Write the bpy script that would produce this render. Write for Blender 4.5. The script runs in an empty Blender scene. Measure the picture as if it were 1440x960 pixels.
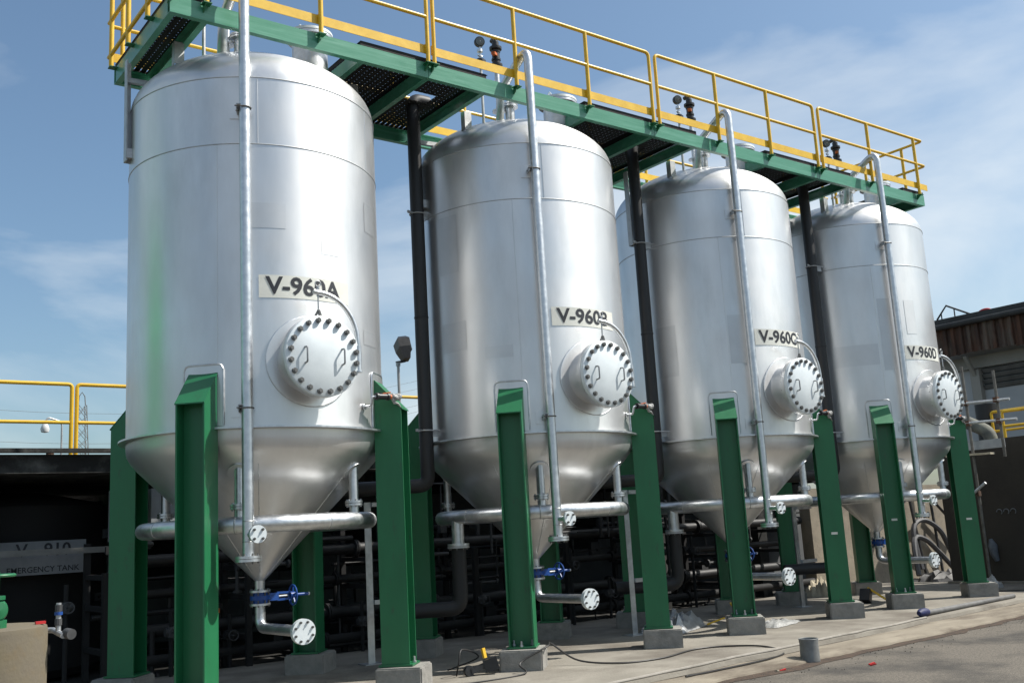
import bpy, bmesh, math, random
from mathutils import Vector, Matrix, Euler, noise
random.seed(7)
D = bpy.data; SC = bpy.context.scene; COL = SC.collection
R90 = math.pi/2
# ---------------------------------------------------------------- camera
cam_d = D.cameras.new('camera'); cam = D.objects.new('camera', cam_d); COL.objects.link(cam); SC.camera = cam
yaw, pit, rol = math.radians(37.196), math.radians(10.566), math.radians(-3.291)
fw = Vector((math.sin(yaw)*math.cos(pit), math.cos(yaw)*math.cos(pit), math.sin(pit)))
rt = Vector((math.cos(yaw), -math.sin(yaw), 0)); up = rt.cross(fw)
r2 = rt*math.cos(rol)+up*math.sin(rol); u2 = -rt*math.sin(rol)+up*math.cos(rol)
cm = Matrix((( r2.x, u2.x, -fw.x, -4.246), (r2.y, u2.y, -fw.y, -10.075), (r2.z, u2.z, -fw.z, 1.558), (0, 0, 0, 1)))
cam.matrix_world = cm
cam_d.sensor_width = 36; cam_d.lens = 1426.76/1440*36; cam_d.clip_start = .1; cam_d.clip_end = 3000
# ---------------------------------------------------------------- sun and sky
SUN_EL = math.radians(51); SDIR = Vector((.840*math.cos(SUN_EL), -.5426*math.cos(SUN_EL), math.sin(SUN_EL))).normalized()
sd = D.lights.new('sun', 'SUN'); sd.energy = 5.0; sd.angle = math.radians(.55); sd.color = (1, .95, .87)
sun = D.objects.new('sun', sd); COL.objects.link(sun); sun.rotation_euler = (-SDIR).to_track_quat('-Z', 'Y').to_euler()
W = D.worlds.new('World'); SC.world = W; W.use_nodes = True
nt = W.node_tree; nt.nodes.clear()
N = nt.nodes.new; Lk = nt.links.new
sky = N('ShaderNodeTexSky'); sky.sky_type = 'NISHITA'; sky.sun_disc = False
sky.sun_elevation = SUN_EL; sky.sun_rotation = math.atan2(SDIR.x, SDIR.y)
sky.air_density = 1.0; sky.dust_density = 2.2; sky.ozone_density = .35; sky.altitude = 0
tc = N('ShaderNodeTexCoord'); mp = N('ShaderNodeMapping'); mp.inputs['Scale'].default_value = (1.3, 1.3, 3.4); mp.inputs['Location'].default_value = (7.3, 2, 5); mp.inputs['Rotation'].default_value = (.25, .3, .5)
n1 = N('ShaderNodeTexNoise'); n1.inputs['Scale'].default_value = 1.5; n1.inputs['Detail'].default_value = 8; n1.inputs['Roughness'].default_value = .52; n1.inputs['Distortion'].default_value = .55
rp = N('ShaderNodeValToRGB'); rp.color_ramp.elements[0].position = .44; rp.color_ramp.elements[0].color = (0, 0, 0, 1)
rp.color_ramp.elements[1].position = .70; rp.color_ramp.elements[1].color = (.78, .78, .78, 1)
mx = N('ShaderNodeMix'); mx.data_type = 'RGBA'; mx.inputs['B'].default_value = (6.6, 7.0, 7.2, 1)
bg = N('ShaderNodeBackground'); bg.inputs['Strength'].default_value = .105
ow = N('ShaderNodeOutputWorld')
Lk(tc.outputs['Generated'], mp.inputs['Vector']); Lk(mp.outputs['Vector'], n1.inputs['Vector']); Lk(n1.outputs['Fac'], rp.inputs['Fac'])
Lk(rp.outputs['Color'], mx.inputs['Factor']); pass; tint = N('ShaderNodeMix'); tint.data_type = 'RGBA'; tint.blend_type = 'MULTIPLY'; tint.inputs['Factor'].default_value = 1; tint.inputs['B'].default_value = (.86, 1, 1.04, 1); Lk(sky.outputs['Color'], tint.inputs['A']); Lk(tint.outputs['Result'], mx.inputs['A']); Lk(mx.outputs['Result'], bg.inputs['Color']); Lk(bg.outputs['Background'], ow.inputs['Surface'])
SC.view_settings.view_transform = 'Standard'; SC.view_settings.look = 'None'; SC.view_settings.gamma = 1; SC.view_settings.exposure = .42
SC.view_settings.use_curve_mapping = False

# ---------------------------------------------------------------- materials
def mat(name, c1, c2=None, metal=0, r1=.5, r2=None, scale=6, bump=0, bscale=40, spec=.5, stretch=(1, 1, 1), lo=.35, hi=.65, dirt=None, dscale=2, dlo=.55, dhi=.75, coat=0):
    m = D.materials.new(name); m.use_nodes = True; t = m.node_tree; b = t.nodes['Principled BSDF']
    c2 = c2 or tuple(x*.82 for x in c1); r2 = r1 if r2 is None else r2
    b.inputs['Metallic'].default_value = metal; b.inputs['Specular IOR Level'].default_value = spec
    if coat: b.inputs['Coat Weight'].default_value = coat; b.inputs['Coat Roughness'].default_value = .15
    co = t.nodes.new('ShaderNodeTexCoord'); mpn = t.nodes.new('ShaderNodeMapping'); mpn.inputs['Scale'].default_value = stretch
    geo = t.nodes.new('ShaderNodeNewGeometry')
    t.links.new(geo.outputs['Position'], mpn.inputs['Vector'])
    nz = t.nodes.new('ShaderNodeTexNoise'); nz.inputs['Scale'].default_value = scale; nz.inputs['Detail'].default_value = 6; nz.inputs['Roughness'].default_value = .6
    t.links.new(mpn.outputs['Vector'], nz.inputs['Vector'])
    cr = t.nodes.new('ShaderNodeValToRGB'); e = cr.color_ramp.elements
    e[0].position = lo; e[1].position = hi; e[0].color = (*c2, 1); e[1].color = (*c1, 1)
    t.links.new(nz.outputs['Fac'], cr.inputs['Fac']); out = cr.outputs['Color']
    if dirt:
        n2 = t.nodes.new('ShaderNodeTexNoise'); n2.inputs['Scale'].default_value = dscale; n2.inputs['Detail'].default_value = 8; n2.inputs['Roughness'].default_value = .65
        mp2 = t.nodes.new('ShaderNodeMapping'); mp2.inputs['Location'].default_value = (3.1, 7.7, 1.3); mp2.inputs['Scale'].default_value = stretch
        t.links.new(geo.outputs['Position'], mp2.inputs['Vector']); t.links.new(mp2.outputs['Vector'], n2.inputs['Vector'])
        mr = t.nodes.new('ShaderNodeMapRange'); mr.inputs['From Min'].default_value = dlo; mr.inputs['From Max'].default_value = dhi
        t.links.new(n2.outputs['Fac'], mr.inputs['Value'])
        mix = t.nodes.new('ShaderNodeMix'); mix.data_type = 'RGBA'; mix.inputs['B'].default_value = (*dirt, 1)
        t.links.new(mr.outputs['Result'], mix.inputs['Factor']); t.links.new(out, mix.inputs['A']); out = mix.outputs['Result']
    t.links.new(out, b.inputs['Base Color'])
    if r2 != r1:
        mr = t.nodes.new('ShaderNodeMapRange'); mr.inputs['To Min'].default_value = r1; mr.inputs['To Max'].default_value = r2
        mr.inputs['From Min'].default_value = .3; mr.inputs['From Max'].default_value = .7
        t.links.new(nz.outputs['Fac'], mr.inputs['Value']); t.links.new(mr.outputs['Result'], b.inputs['Roughness'])
    else: b.inputs['Roughness'].default_value = r1
    if bump:
        nb = t.nodes.new('ShaderNodeTexNoise'); nb.inputs['Scale'].default_value = bscale; nb.inputs['Detail'].default_value = 4
        t.links.new(mpn.outputs['Vector'], nb.inputs['Vector'])
        bp = t.nodes.new('ShaderNodeBump'); bp.inputs['Strength'].default_value = bump; bp.inputs['Distance'].default_value = .02
        t.links.new(nb.outputs['Fac'], bp.inputs['Height']); t.links.new(bp.outputs['Normal'], b.inputs['Normal'])
    return m
M = {}
M['zinc'] = mat('zinc_shell', (.73, .735, .74), (.64, .645, .65), 1, .47, .58, 2.2, .025, 4, stretch=(1, 1, .28), dirt=(.55, .56, .56), dscale=2.1, dlo=.54, dhi=.85)
def two_lobe(m, r_lo, r_hi, f0, f1, sc=1.3):
    t = m.node_tree; b = t.nodes['Principled BSDF']; o = t.nodes['Material Output']
    b2 = t.nodes.new('ShaderNodeBsdfPrincipled'); tg = t.nodes.new('ShaderNodeCombineXYZ'); tg.inputs[2].default_value = 1; t.links.new(tg.outputs[0], b2.inputs['Tangent']); b2.inputs['Anisotropic'].default_value = .45; b2.inputs['Metallic'].default_value = b.inputs['Metallic'].default_value
    for nm in ('Base Color', 'Normal'):
        if b.inputs[nm].is_linked: t.links.new(b.inputs[nm].links[0].from_socket, b2.inputs[nm])
    for l in list(b.inputs['Roughness'].links): t.links.remove(l)
    b.inputs['Roughness'].default_value = r_lo; b2.inputs['Roughness'].default_value = r_hi
    geo = t.nodes.new('ShaderNodeNewGeometry'); nz = t.nodes.new('ShaderNodeTexNoise'); nz.inputs['Scale'].default_value = sc; nz.inputs['Detail'].default_value = 9; nz.inputs['Roughness'].default_value = .62
    t.links.new(geo.outputs['Position'], nz.inputs['Vector'])
    mr = t.nodes.new('ShaderNodeMapRange'); mr.inputs['From Min'].default_value = .3; mr.inputs['From Max'].default_value = .7; mr.inputs['To Min'].default_value = f0; mr.inputs['To Max'].default_value = f1
    t.links.new(nz.outputs['Fac'], mr.inputs['Value']); mx_ = t.nodes.new('ShaderNodeMixShader'); t.links.new(mr.outputs['Result'], mx_.inputs['Fac'])
    t.links.new(b.outputs['BSDF'], mx_.inputs[1]); t.links.new(b2.outputs['BSDF'], mx_.inputs[2]); t.links.new(mx_.outputs['Shader'], o.inputs['Surface'])
two_lobe(M['zinc'], .28, .60, .38, .80)
M['zincpatch'] = mat('retouch_zinc_patch', (.64, .65, .66), (.60, .61, .62), 1, .5, .5, 3)
two_lobe(M['zincpatch'], .3, .62, .6, .85)
M['galv'] = mat('galvanized_pipe', (.66, .68, .70), (.52, .54, .56), 1, .34, .48, 14, .05, 60)
M['galvdull'] = mat('dull_galvanized', (.50, .52, .53), (.38, .39, .40), .8, .5, .6, 9, .05, 50)
M['cover'] = mat('painted_steel_cover', (.66, .71, .735), (.59, .64, .665), .15, .45, .55, 5)
M['handlegrey'] = mat('dull_handle_steel', (.30, .31, .32), (.22, .23, .235), .5, .45, .55, 12)
M['bolt'] = mat('dark_bolt_steel', (.17, .17, .165), (.09, .09, .09), .6, .42, .6, 60)
M['green'] = mat('green_paint', (.010, .135, .052), (.008, .115, .044), 0, .42, .5, 4, .02, 30, coat=.1, stretch=(1, 1, .35), dirt=(.026, .075, .04), dscale=9, dlo=.60, dhi=.72)
M['greenbeam'] = mat('green_beam_paint', (.06, .26, .165), (.045, .22, .13), 0, .3, .42, 5, .02, 30, stretch=(.5, 4, 9), dirt=(.12, .34, .24), dscale=2.2, dlo=.5, dhi=.8, coat=.2)
M['yellow'] = mat('yellow_paint', (.72, .45, .020), (.63, .38, .016), 0, .38, .5, 8, .02, 40, dirt=(.36, .2, .03), dscale=7, dlo=.68, dhi=.8)
M['darkgalv'] = mat('darkened_galvanized', (.09, .092, .095), (.045, .046, .048), .3, .6, .75, 9)  # galvanized darkened to imitate deep shade behind the tanks; also on tap fittings
M['raggrey'] = mat('dark_grey_rag', (.10, .115, .135), (.06, .07, .085), 0, .8, .9, 12)  # rag in a dark blue grey
M['black'] = mat('black_hdpe', (.014, .015, .017), (.010, .010, .011), 0, .5, .62, 5, .03, 30)
M['pvc'] = mat('dark_pvc', (.02, .022, .026), (.014, .015, .018), 0, .35, .45, 30)
M['blue'] = mat('blue_valve_paint', (.012, .07, .30), (.009, .05, .22), 0, .35, .5, 20)
M['conc'] = mat('plinth_concrete', (.27, .26, .24), (.20, .195, .18), 0, .9, .95, 9, .35, 60, dirt=(.15, .145, .135), dscale=4)
M['pad'] = mat('pad_concrete', (.235, .217, .184), (.175, .160, .134), 0, .9, .95, 1.7, .3, 35, dirt=(.115, .10, .082), dscale=1.1, dlo=.46, dhi=.68)
M['dirt'] = mat('brown_dirt', (.075, .048, .032), (.035, .026, .02), 0, .95, .98, 14, .6, 60)
M['kerbpale'] = mat('dusty_conduit', (.30, .28, .25), (.20, .185, .16), 0, .8, .9, 5)
M['kerb'] = mat('kerb_concrete', (.25, .22, .172), (.175, .15, .115), 0, .92, .97, 2.4, .4, 30, stretch=(.5, 1.5, 1), dirt=(.10, .08, .06), dscale=1.8, dlo=.48, dhi=.68)
M['asph'] = mat('dusty_asphalt', (.165, .146, .120), (.068, .060, .051), 0, .92, .98, 38, .6, 70, lo=.32, hi=.68, dirt=(.048, .044, .039), dscale=.9, dlo=.45, dhi=.62)
M['darkfloor'] = mat('shade_dark_floor', (.055, .053, .048), (.03, .03, .028), 0, .85, .95, 1.2, .2, 30)  # near-black floor colour stands in for the shade below the deck
M['deckconc'] = mat('mottled_black_concrete', (.030, .031, .029), (.014, .014, .014), 0, .9, .95, 1.6, .2, 20, dirt=(.15, .152, .143), dscale=2.6, dlo=.45, dhi=.75)  # near-black base with lighter blotches at random
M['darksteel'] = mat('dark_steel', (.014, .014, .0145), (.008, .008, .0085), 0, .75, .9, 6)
M['darkwall'] = mat('brown_black_wall', (.042, .036, .028), (.026, .022, .018), 0, .9, .95, .9, .2, 16, dirt=(.07, .06, .045), dscale=1.4, dlo=.6, dhi=.85)
M['greywall'] = mat('grey_render_wall', (.15, .16, .165), (.11, .115, .12), 0, .9, .95, 1.2, .1, 20)
M['beige'] = mat('beige_concrete_wall', (.30, .26, .20), (.22, .19, .145), 0, .9, .95, 1.5, .3, 24, dirt=(.14, .12, .10), dscale=1.7, dlo=.5, dhi=.75)
M['tan'] = mat('tan_pier_concrete', (.125, .105, .068), (.115, .098, .072), 0, .9, .95, 5, .15, 40, dirt=(.125, .09, .045), dscale=6, dlo=.5, dhi=.8)
M['plate'] = mat('cream_label', (.70, .70, .64), (.65, .65, .59), 0, .5, .55, 6)
M['ink'] = mat('black_lettering', (.02, .022, .03), (.018, .02, .026), 0, .5, .55, 20)
M['white'] = mat('white_board', (.60, .62, .64), (.50, .52, .54), 0, .6, .7, 5, dirt=(.35, .35, .34), dscale=5)
M['dimwhite'] = mat('shaded_white_board', (.26, .27, .28), (.20, .21, .22), 0, .7, .8, 5)  # white board colour lowered to paint in the shade under the deck
M['orange'] = mat('orange_plastic', (.55, .13, .02), (.45, .09, .015), 0, .5, .55, 20)
M['red'] = mat('red_plastic', (.50, .02, .02), (.35, .015, .015), 0, .5, .55, 20)
M['wrap'] = mat('clear_plastic_wrap', (.40, .40, .385), (.22, .225, .225), 0, .28, .4, 40, .6, 60)
M['rust'] = mat('rusty_cladding', (.11, .05, .028), (.045, .026, .018), .1, .8, .9, 2.4, .2, 20, stretch=(1, 1.6, .35), dirt=(.16, .14, .11), dscale=1.6, dlo=.48, dhi=.75)
M['gutter'] = mat('dark_gutter', (.06, .062, .06), (.035, .034, .032), .2, .7, .8, 3)
M['louvre'] = mat('grey_louvre', (.16, .155, .145), (.10, .098, .09), .1, .7, .8, 3)
M['wallpale'] = mat('pale_building_wall', (.42, .43, .43), (.36, .37, .37), 0, .9, .95, .8)
M['wallband'] = mat('beige_building_band', (.30, .285, .25), (.24, .23, .20), 0, .9, .95, .8)
M['glass'] = mat('gauge_glass', (.10, .12, .13), (.07, .085, .09), 0, .08, .1, 10)
M['scaf'] = mat('scaffold_tube', (.17, .165, .15), (.10, .095, .085), .5, .6, .7, 12)
M['timber'] = mat('pale_plank', (.42, .38, .29), (.30, .26, .19), 0, .8, .9, 6)
M['lightgrey'] = mat('pale_grey_paint', (.30, .33, .35), (.24, .26, .28), 0, .5, .6, 6)
M['palegreen'] = mat('bright_green_paint', (.035, .36, .11), (.03, .3, .09), 0, .35, .45, 8)
M['insul'] = mat('worn_pipe_lagging', (.20, .20, .16), (.07, .072, .07), 0, .8, .9, 3.5, .3, 12)
M['railgrey'] = mat('dim_rail_grey', (.20, .20, .19), (.14, .14, .13), 0, .7, .8, 6)
M['navy'] = mat('dark_blue_wrap', (.012, .02, .10), (.008, .012, .06), 0, .6, .7, 20)
M['can'] = mat('dull_can_metal', (.23, .24, .24), (.15, .155, .155), .4, .55, .65, 9)
M['hosegrey'] = mat('dusty_grey_pipe', (.15, .15, .15), (.09, .09, .09), .1, .65, .75, 5)
M['hose'] = mat('grey_hose', (.08, .08, .085), (.05, .05, .055), 0, .5, .6, 10)
M['cable'] = mat('black_cable', (.015, .014, .014), (.010, .010, .010), 0, .5, .6, 10)

# ---------------------------------------------------------------- mesh builder
def V(*a): return Vector(a)
def frame(d):
    d = d.normalized(); a = Vector((0, 0, 1)) if abs(d.z) < .95 else Vector((1, 0, 0))
    x = a.cross(d).normalized(); return x, d.cross(x)
class MB:
    def __init__(s): s.v = []; s.f = []; s.sm = []
    def add(s, vs, fs, smooth=False):
        o = len(s.v); s.v += [Vector(p) for p in vs]; s.f += [tuple(i+o for i in f) for f in fs]; s.sm += [smooth]*len(fs); return s
    def box(s, c, d, Mx=None):
        h = Vector(d)/2; vs = [Vector((x, y, z)) for x in (-h.x, h.x) for y in (-h.y, h.y) for z in (-h.z, h.z)]
        c = Vector(c)
        vs = [(Mx @ p if Mx else p)+c for p in vs]
        return s.add(vs, [(0, 1, 3, 2), (4, 6, 7, 5), (0, 4, 5, 1), (2, 3, 7, 6), (0, 2, 6, 4), (1, 5, 7, 3)])
    def beam(s, p0, p1, w, h, roll=0):
        p0, p1 = Vector(p0), Vector(p1); x, y = frame(p1-p0)
        c, n = math.cos(roll), math.sin(roll); x, y = x*c+y*n, -x*n+y*c
        q = [x*a*w/2+y*b*h/2 for a, b in ((-1, -1), (1, -1), (1, 1), (-1, 1))]
        return s.add([p0+k for k in q]+[p1+k for k in q], [(3, 2, 1, 0), (4, 5, 6, 7), (0, 1, 5, 4), (1, 2, 6, 5), (2, 3, 7, 6), (3, 0, 4, 7)])
    def cyl(s, p0, p1, ra, rb=None, seg=20, caps=True):
        rb = ra if rb is None else rb; p0, p1 = Vector(p0), Vector(p1); x, y = frame(p1-p0)
        cs = [x*math.cos(2*math.pi*i/seg)+y*math.sin(2*math.pi*i/seg) for i in range(seg)]
        s.add([p0+k*ra for k in cs]+[p1+k*rb for k in cs], [(i, (i+1) % seg, seg+(i+1) % seg, seg+i) for i in range(seg)], True)
        if caps:
            s.add([p0+k*ra for k in cs], [tuple(range(seg))[::-1]]); s.add([p1+k*rb for k in cs], [tuple(range(seg))])
        return s
    def tube(s, path, r, seg=14, caps=True):
        P = [Vector(p) for p in path]; n = len(P); T = []
        for i in range(n): T.append((P[min(i+1, n-1)]-P[max(i-1, 0)]).normalized())
        x, y = frame(T[0]); vs = []
        for i in range(n):
            x = (x-T[i]*x.dot(T[i])).normalized(); y = T[i].cross(x)
            rr = r[i] if isinstance(r, (list, tuple)) else r
            vs += [P[i]+(x*math.cos(2*math.pi*k/seg)+y*math.sin(2*math.pi*k/seg))*rr for k in range(seg)]
        fs = [(i*seg+k, i*seg+(k+1) % seg, (i+1)*seg+(k+1) % seg, (i+1)*seg+k) for i in range(n-1) for k in range(seg)]
        s.add(vs, fs, True)
        if caps: s.add(vs[:seg], [tuple(range(seg))[::-1]]); s.add(vs[-seg:], [tuple(range(seg))])
        return s
    def lathe(s, prof, c=(0, 0, 0), seg=64, axis=(0, 0, 1), a0=0, a1=2*math.pi):
        c = Vector(c); ax = Vector(axis).normalized(); x, y = frame(ax); full = abs(a1-a0-2*math.pi) < 1e-6; n = seg if full else seg+1
        if abs(ax.z) > .99: x, y = Vector((1, 0, 0)), Vector((0, 1, 0))*(1 if ax.z > 0 else -1)
        vs = []
        for r, z in prof:
            for k in range(n):
                a = a0+(a1-a0)*k/seg; vs.append(c+ax*z+(x*math.cos(a)+y*math.sin(a))*r)
        fs = [(i*n+k, i*n+(k+1) % n, (i+1)*n+(k+1) % n, (i+1)*n+k) for i in range(len(prof)-1) for k in range(seg)]
        return s.add(vs, fs, True)
    def prism(s, poly, ext):
        poly = [Vector(p) for p in poly]; e = Vector(ext); n = len(poly)
        return s.add(poly+[p+e for p in poly], [tuple(range(n))[::-1], tuple(range(n, 2*n))]+[(i, (i+1) % n, n+(i+1) % n, n+i) for i in range(n)])
    def mesh(s, name, m, org=Vector((0, 0, 0)), angle=35):
        me = D.meshes.new(name); me.from_pydata([p-org for p in s.v], [], s.f)
        me.polygons.foreach_set('use_smooth', s.sm)
        bm = bmesh.new(); bm.from_mesh(me); bmesh.ops.remove_doubles(bm, verts=bm.verts, dist=1e-5); bmesh.ops.recalc_face_normals(bm, faces=bm.faces); bm.to_mesh(me); bm.free()
        me.set_sharp_from_angle(angle=math.radians(angle)); me.materials.append(m); return me
def fillet(pts, r, n=7):
    pts = [Vector(p) for p in pts]; out = [pts[0]]
    for i in range(1, len(pts)-1):
        a, b, c = pts[i-1], pts[i], pts[i+1]; d0, d1 = (a-b).normalized(), (c-b).normalized()
        ang = d0.angle(d1); t = min(r/math.tan(ang/2), (a-b).length*.49, (c-b).length*.49)
        p, q = b+d0*t, b+d1*t
        for k in range(n+1):
            u = k/n; out.append(p*(1-u)**2+b*2*u*(1-u)+q*u*u)
    out.append(pts[-1]); return out
ORG = {}
def meta(o, label=None, cat=None, group=None, kind=None):
    if label: o['label'] = label
    if cat: o['category'] = cat
    if group: o['group'] = group
    if kind: o['kind'] = kind
    return o
def thing(name, loc, label, cat, group=None):
    o = D.objects.new(name, None); COL.objects.link(o); o.location = loc; o.empty_display_size = .2; ORG[o] = Vector(loc); return meta(o, label, cat, group)
def part(name, mb, m, parent, label=None, kind=None, angle=35):
    me = mb.mesh(name, m, ORG[parent], angle) if isinstance(mb, MB) else mb
    o = D.objects.new(name, me); COL.objects.link(o); o.parent = parent; ORG[o] = ORG[parent].copy(); return meta(o, label, kind=kind)
def solo(name, mb, m, label, cat, group=None, kind=None, angle=35, org=None):
    if org is None:
        xs = [p.x for p in mb.v]; ys = [p.y for p in mb.v]; org = Vector(((min(xs)+max(xs))/2, (min(ys)+max(ys))/2, min(p.z for p in mb.v)))
    o = D.objects.new(name, mb.mesh(name, m, org, angle)); COL.objects.link(o); o.location = org; ORG[o] = Vector(org); return meta(o, label, cat, group, kind)
def struct(name, mb, m, angle=35):
    o = D.objects.new(name, mb.mesh(name, m, Vector((0, 0, 0)), angle)); COL.objects.link(o); ORG[o] = Vector((0, 0, 0)); return meta(o, kind='structure')
def inst(name, me, parent, Mx):
    o = D.objects.new(name, me); COL.objects.link(o); o.parent = parent; Mx = Mx.copy(); Mx.translation -= ORG[parent]; o.matrix_basis = Mx; ORG[o] = ORG[parent]+Mx.translation; return o
def copy_tree(o, off, parent=None):
    c = o.copy(); COL.objects.link(c)
    if parent: c.parent = parent
    else: c.location = o.location+Vector(off)
    ORG[c] = ORG[o]+Vector(off)
    for ch in [k for k in KIDS.get(o.name, [])]: copy_tree(ch, off, c)
    return c
KIDS = {}
def index_kids():
    KIDS.clear()
    for o in D.objects:
        if o.parent: KIDS.setdefault(o.parent.name, []).append(o)
def look(d, pos):
    x, y = frame(Vector(d)); z = Vector(d).normalized(); p = Vector(pos)
    return Matrix(((x.x, y.x, z.x, p.x), (x.y, y.y, z.y, p.y), (x.z, y.z, z.z, p.z), (0, 0, 0, 1)))
def hexbolt(r, h, name='bolt', m='bolt', stud=.6):
    b = MB(); b.cyl((0, 0, 0), (0, 0, h), r, seg=6); b.cyl((0, 0, h), (0, 0, h*(1+stud)), r*.55, seg=6); return b.mesh(name, M[m])
B_big = hexbolt(.027, .024, stud=.3); B_mid = hexbolt(.012, .018); B_small = hexbolt(.009, .014)

S = 3.5661; ZP = .115; ZB = .33; s2 = math.sqrt(.5); TR = 1.3
LET = 'ABCD'
TN = ['V-960'+c for c in LET]
def txt(s, size, off=0):
    cu = D.curves.new('t', 'FONT'); cu.body = s; cu.size = size; cu.align_x = 'CENTER'; cu.align_y = 'CENTER'; cu.offset = off; cu.resolution_u = 3
    ob = D.objects.new('t', cu); COL.objects.link(ob); dg = bpy.context.evaluated_depsgraph_get(); dg.update()
    me = D.meshes.new_from_object(ob.evaluated_get(dg)); D.objects.remove(ob); D.curves.remove(cu)
    bm = bmesh.new(); bm.from_mesh(me); bmesh.ops.triangulate(bm, faces=bm.faces)
    bmesh.ops.subdivide_edges(bm, edges=[e for e in bm.edges if e.calc_length() > .05], cuts=2)
    vs = [v.co.copy() for v in bm.verts]; fs = [tuple(v.index for v in f.verts) for f in bm.faces]; bm.free(); D.meshes.remove(me); return vs, fs
def flange(mb, p, d, r, th=.02, seg=28):
    p, d = Vector(p), Vector(d).normalized(); mb.cyl(p, p+d*th, r, seg=seg)
def bolt_ring(me, parent, c, d, r, n, name='bolt', a0=0):
    c, d = Vector(c), Vector(d).normalized(); x, y = frame(d)
    for k in range(n):
        a = a0+2*math.pi*k/n; inst(name, me, parent, look(d, c+(x*math.cos(a)+y*math.sin(a))*r))
def torus(mb, c, R, r, seg=72, sg=14):
    prof = [(R+r*math.cos(2*math.pi*k/sg), r*math.sin(2*math.pi*k/sg)) for k in range(sg+1)]; mb.lathe(prof, c, seg)

# ---------------------------------------------------------------- ground, pad, kerb
def jit(x, a, s=1.3): return a*noise.noise(Vector((x*s, 3.3, 7.1)))
g = MB(); g.add([(-400, -400, 0), (600, -400, 0), (600, 800, 0), (-400, 800, 0)], [(0, 1, 2, 3)]); struct('ground', g, M['asph'])
def e1(x): return -2.66+.085*(x-2.9)+jit(x, .05)
def e2(x): return -2.92+.055*(x-3)+jit(x, .09, 2.1)-.05
xs = [-9+.25*i for i in range(95)]
p = MB(); n = len(xs)
vs = [V(x, e1(x), ZP-.05) for x in xs]+[V(x, e1(x)+.015, ZP-.006) for x in xs]+[V(x, e1(x)+.03, ZP) for x in xs]+[V(x, 2.45, ZP) for x in xs]+[V(x, 2.45, -.02) for x in xs]
p.add(vs, [(r*n+i, r*n+i+1, (r+1)*n+i+1, (r+1)*n+i) for r in range(4) for i in range(n-1)]); struct('concrete_pad', p, M['pad'])
k = MB(); vs = []
for off, z in ((0, -.02), (.03, .03), (.09, .05), (.20, .062), (None, .062)):
    for x in xs: vs.append(V(x, (e1(x)+.01 if off is None else e2(x)+off-.04), z+jit(x+off*5 if off else x, .008, 3)))
k.add(vs, [(r*n+i, r*n+i+1, (r+1)*n+i+1, (r+1)*n+i) for r in range(4) for i in range(n-1)]); struct('kerb_ledge', k, M['kerb'])
ds = MB(); vs = []
for x in xs: vs += [V(x, e2(x)-.02+jit(x, .03, 6), .0135), V(x, e2(x)-.16+jit(x, .10, 3.7)+jit(x, .06, 9), .004)]
ds.add(vs, [(2*i, 2*i+2, 2*i+3, 2*i+1) for i in range(n-1)]); struct('dirt_strip', ds, M['dirt'])
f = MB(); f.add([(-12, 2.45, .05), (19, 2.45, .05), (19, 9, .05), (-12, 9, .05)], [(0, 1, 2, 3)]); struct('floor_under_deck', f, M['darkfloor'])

# ---------------------------------------------------------------- plinths
def plinth_mesh():
    bm = bmesh.new(); bmesh.ops.create_cube(bm, size=1); bmesh.ops.scale(bm, vec=(.46, .46, ZB-ZP+.03), verts=bm.verts)
    bmesh.ops.subdivide_edges(bm, edges=bm.edges, cuts=3, use_grid_fill=True)
    bmesh.ops.bevel(bm, geom=[e for e in bm.edges if len(e.link_faces) == 2 and e.calc_face_angle(0) > 1], offset=.014, segments=2, affect='EDGES')
    for v in bm.verts: v.co += Vector((noise.noise(v.co*9), noise.noise(v.co*9+V(5, 0, 0)), noise.noise(v.co*9+V(0, 5, 0))))*.006; v.co.z += (ZB-ZP-.03)/2-.003
    me = D.meshes.new('concrete_plinth'); bm.to_mesh(me); bm.free(); me.materials.append(M['conc']); return me
pm = plinth_mesh(); LEGN = ['front left', 'front right', 'back right', 'back left']; SG = [(-1, -1), (1, -1), (1, 1), (-1, 1)]
for i in range(4):
    for q, (a, b) in enumerate(SG):
        o = D.objects.new('concrete_plinth', pm); COL.objects.link(o); o.location = (i*S+a*1.19*.93, b*1.19*.93, ZP)
        o.location = (i*S+a*1.434*s2*1.03, b*1.434*s2*1.03, ZP); o.rotation_euler.z = math.pi/4+R90*random.randrange(4)
        meta(o, 'grey concrete plinth under the %s green leg of tank %s' % (LEGN[q], TN[i]), 'plinth', 'concrete plinths under the tank legs')

# ---------------------------------------------------------------- storage tank (V-960A), later copied
tank = thing('storage_tank', (0, 0, ZB), '', 'tank', 'row of silver cone bottomed tanks')
Z1 = 6.091; HD = .65
dome = [(TR*math.cos(t), Z1+HD*math.sin(t)) for t in [R90*k/18 for k in range(19)]]
dome[-1] = (.001, Z1+HD)
b = MB(); b.lathe([(TR, 2.62), (TR, Z1)], seg=128)
shell = part('shell', b, M['zinc'], tank)
b = MB(); b.lathe(dome, seg=128); part('dome', b, M['zinc'], tank)
cone_p = [(TR, 2.63), (TR-.002, 2.55), (1.287, 2.49), (1.252, 2.425), (1.19, 2.35), (.09, 1.25), (.052, 1.21), (.05, 1.115)]
b = MB(); b.lathe(cone_p, seg=128)
cone = part('cone', b, M['zinc'], tank)
b = MB(); b.lathe([(TR-.01, 2.643), (1.371, 2.643), (1.371, 2.625), (TR-.01, 2.625)], seg=128); part('ring_flange', b, M['galv'], tank)
def bead(z, r=.006, R=TR): 
    t = MB(); t.lathe([(R+r*math.cos(a), z+r*.9*math.sin(a)) for a in [math.pi*(-.5+j/4) for j in range(5)]], seg=128); return t
for z in (Z1, 5.398): part('weld_seam', bead(z), M['galvdull'], shell)
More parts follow.
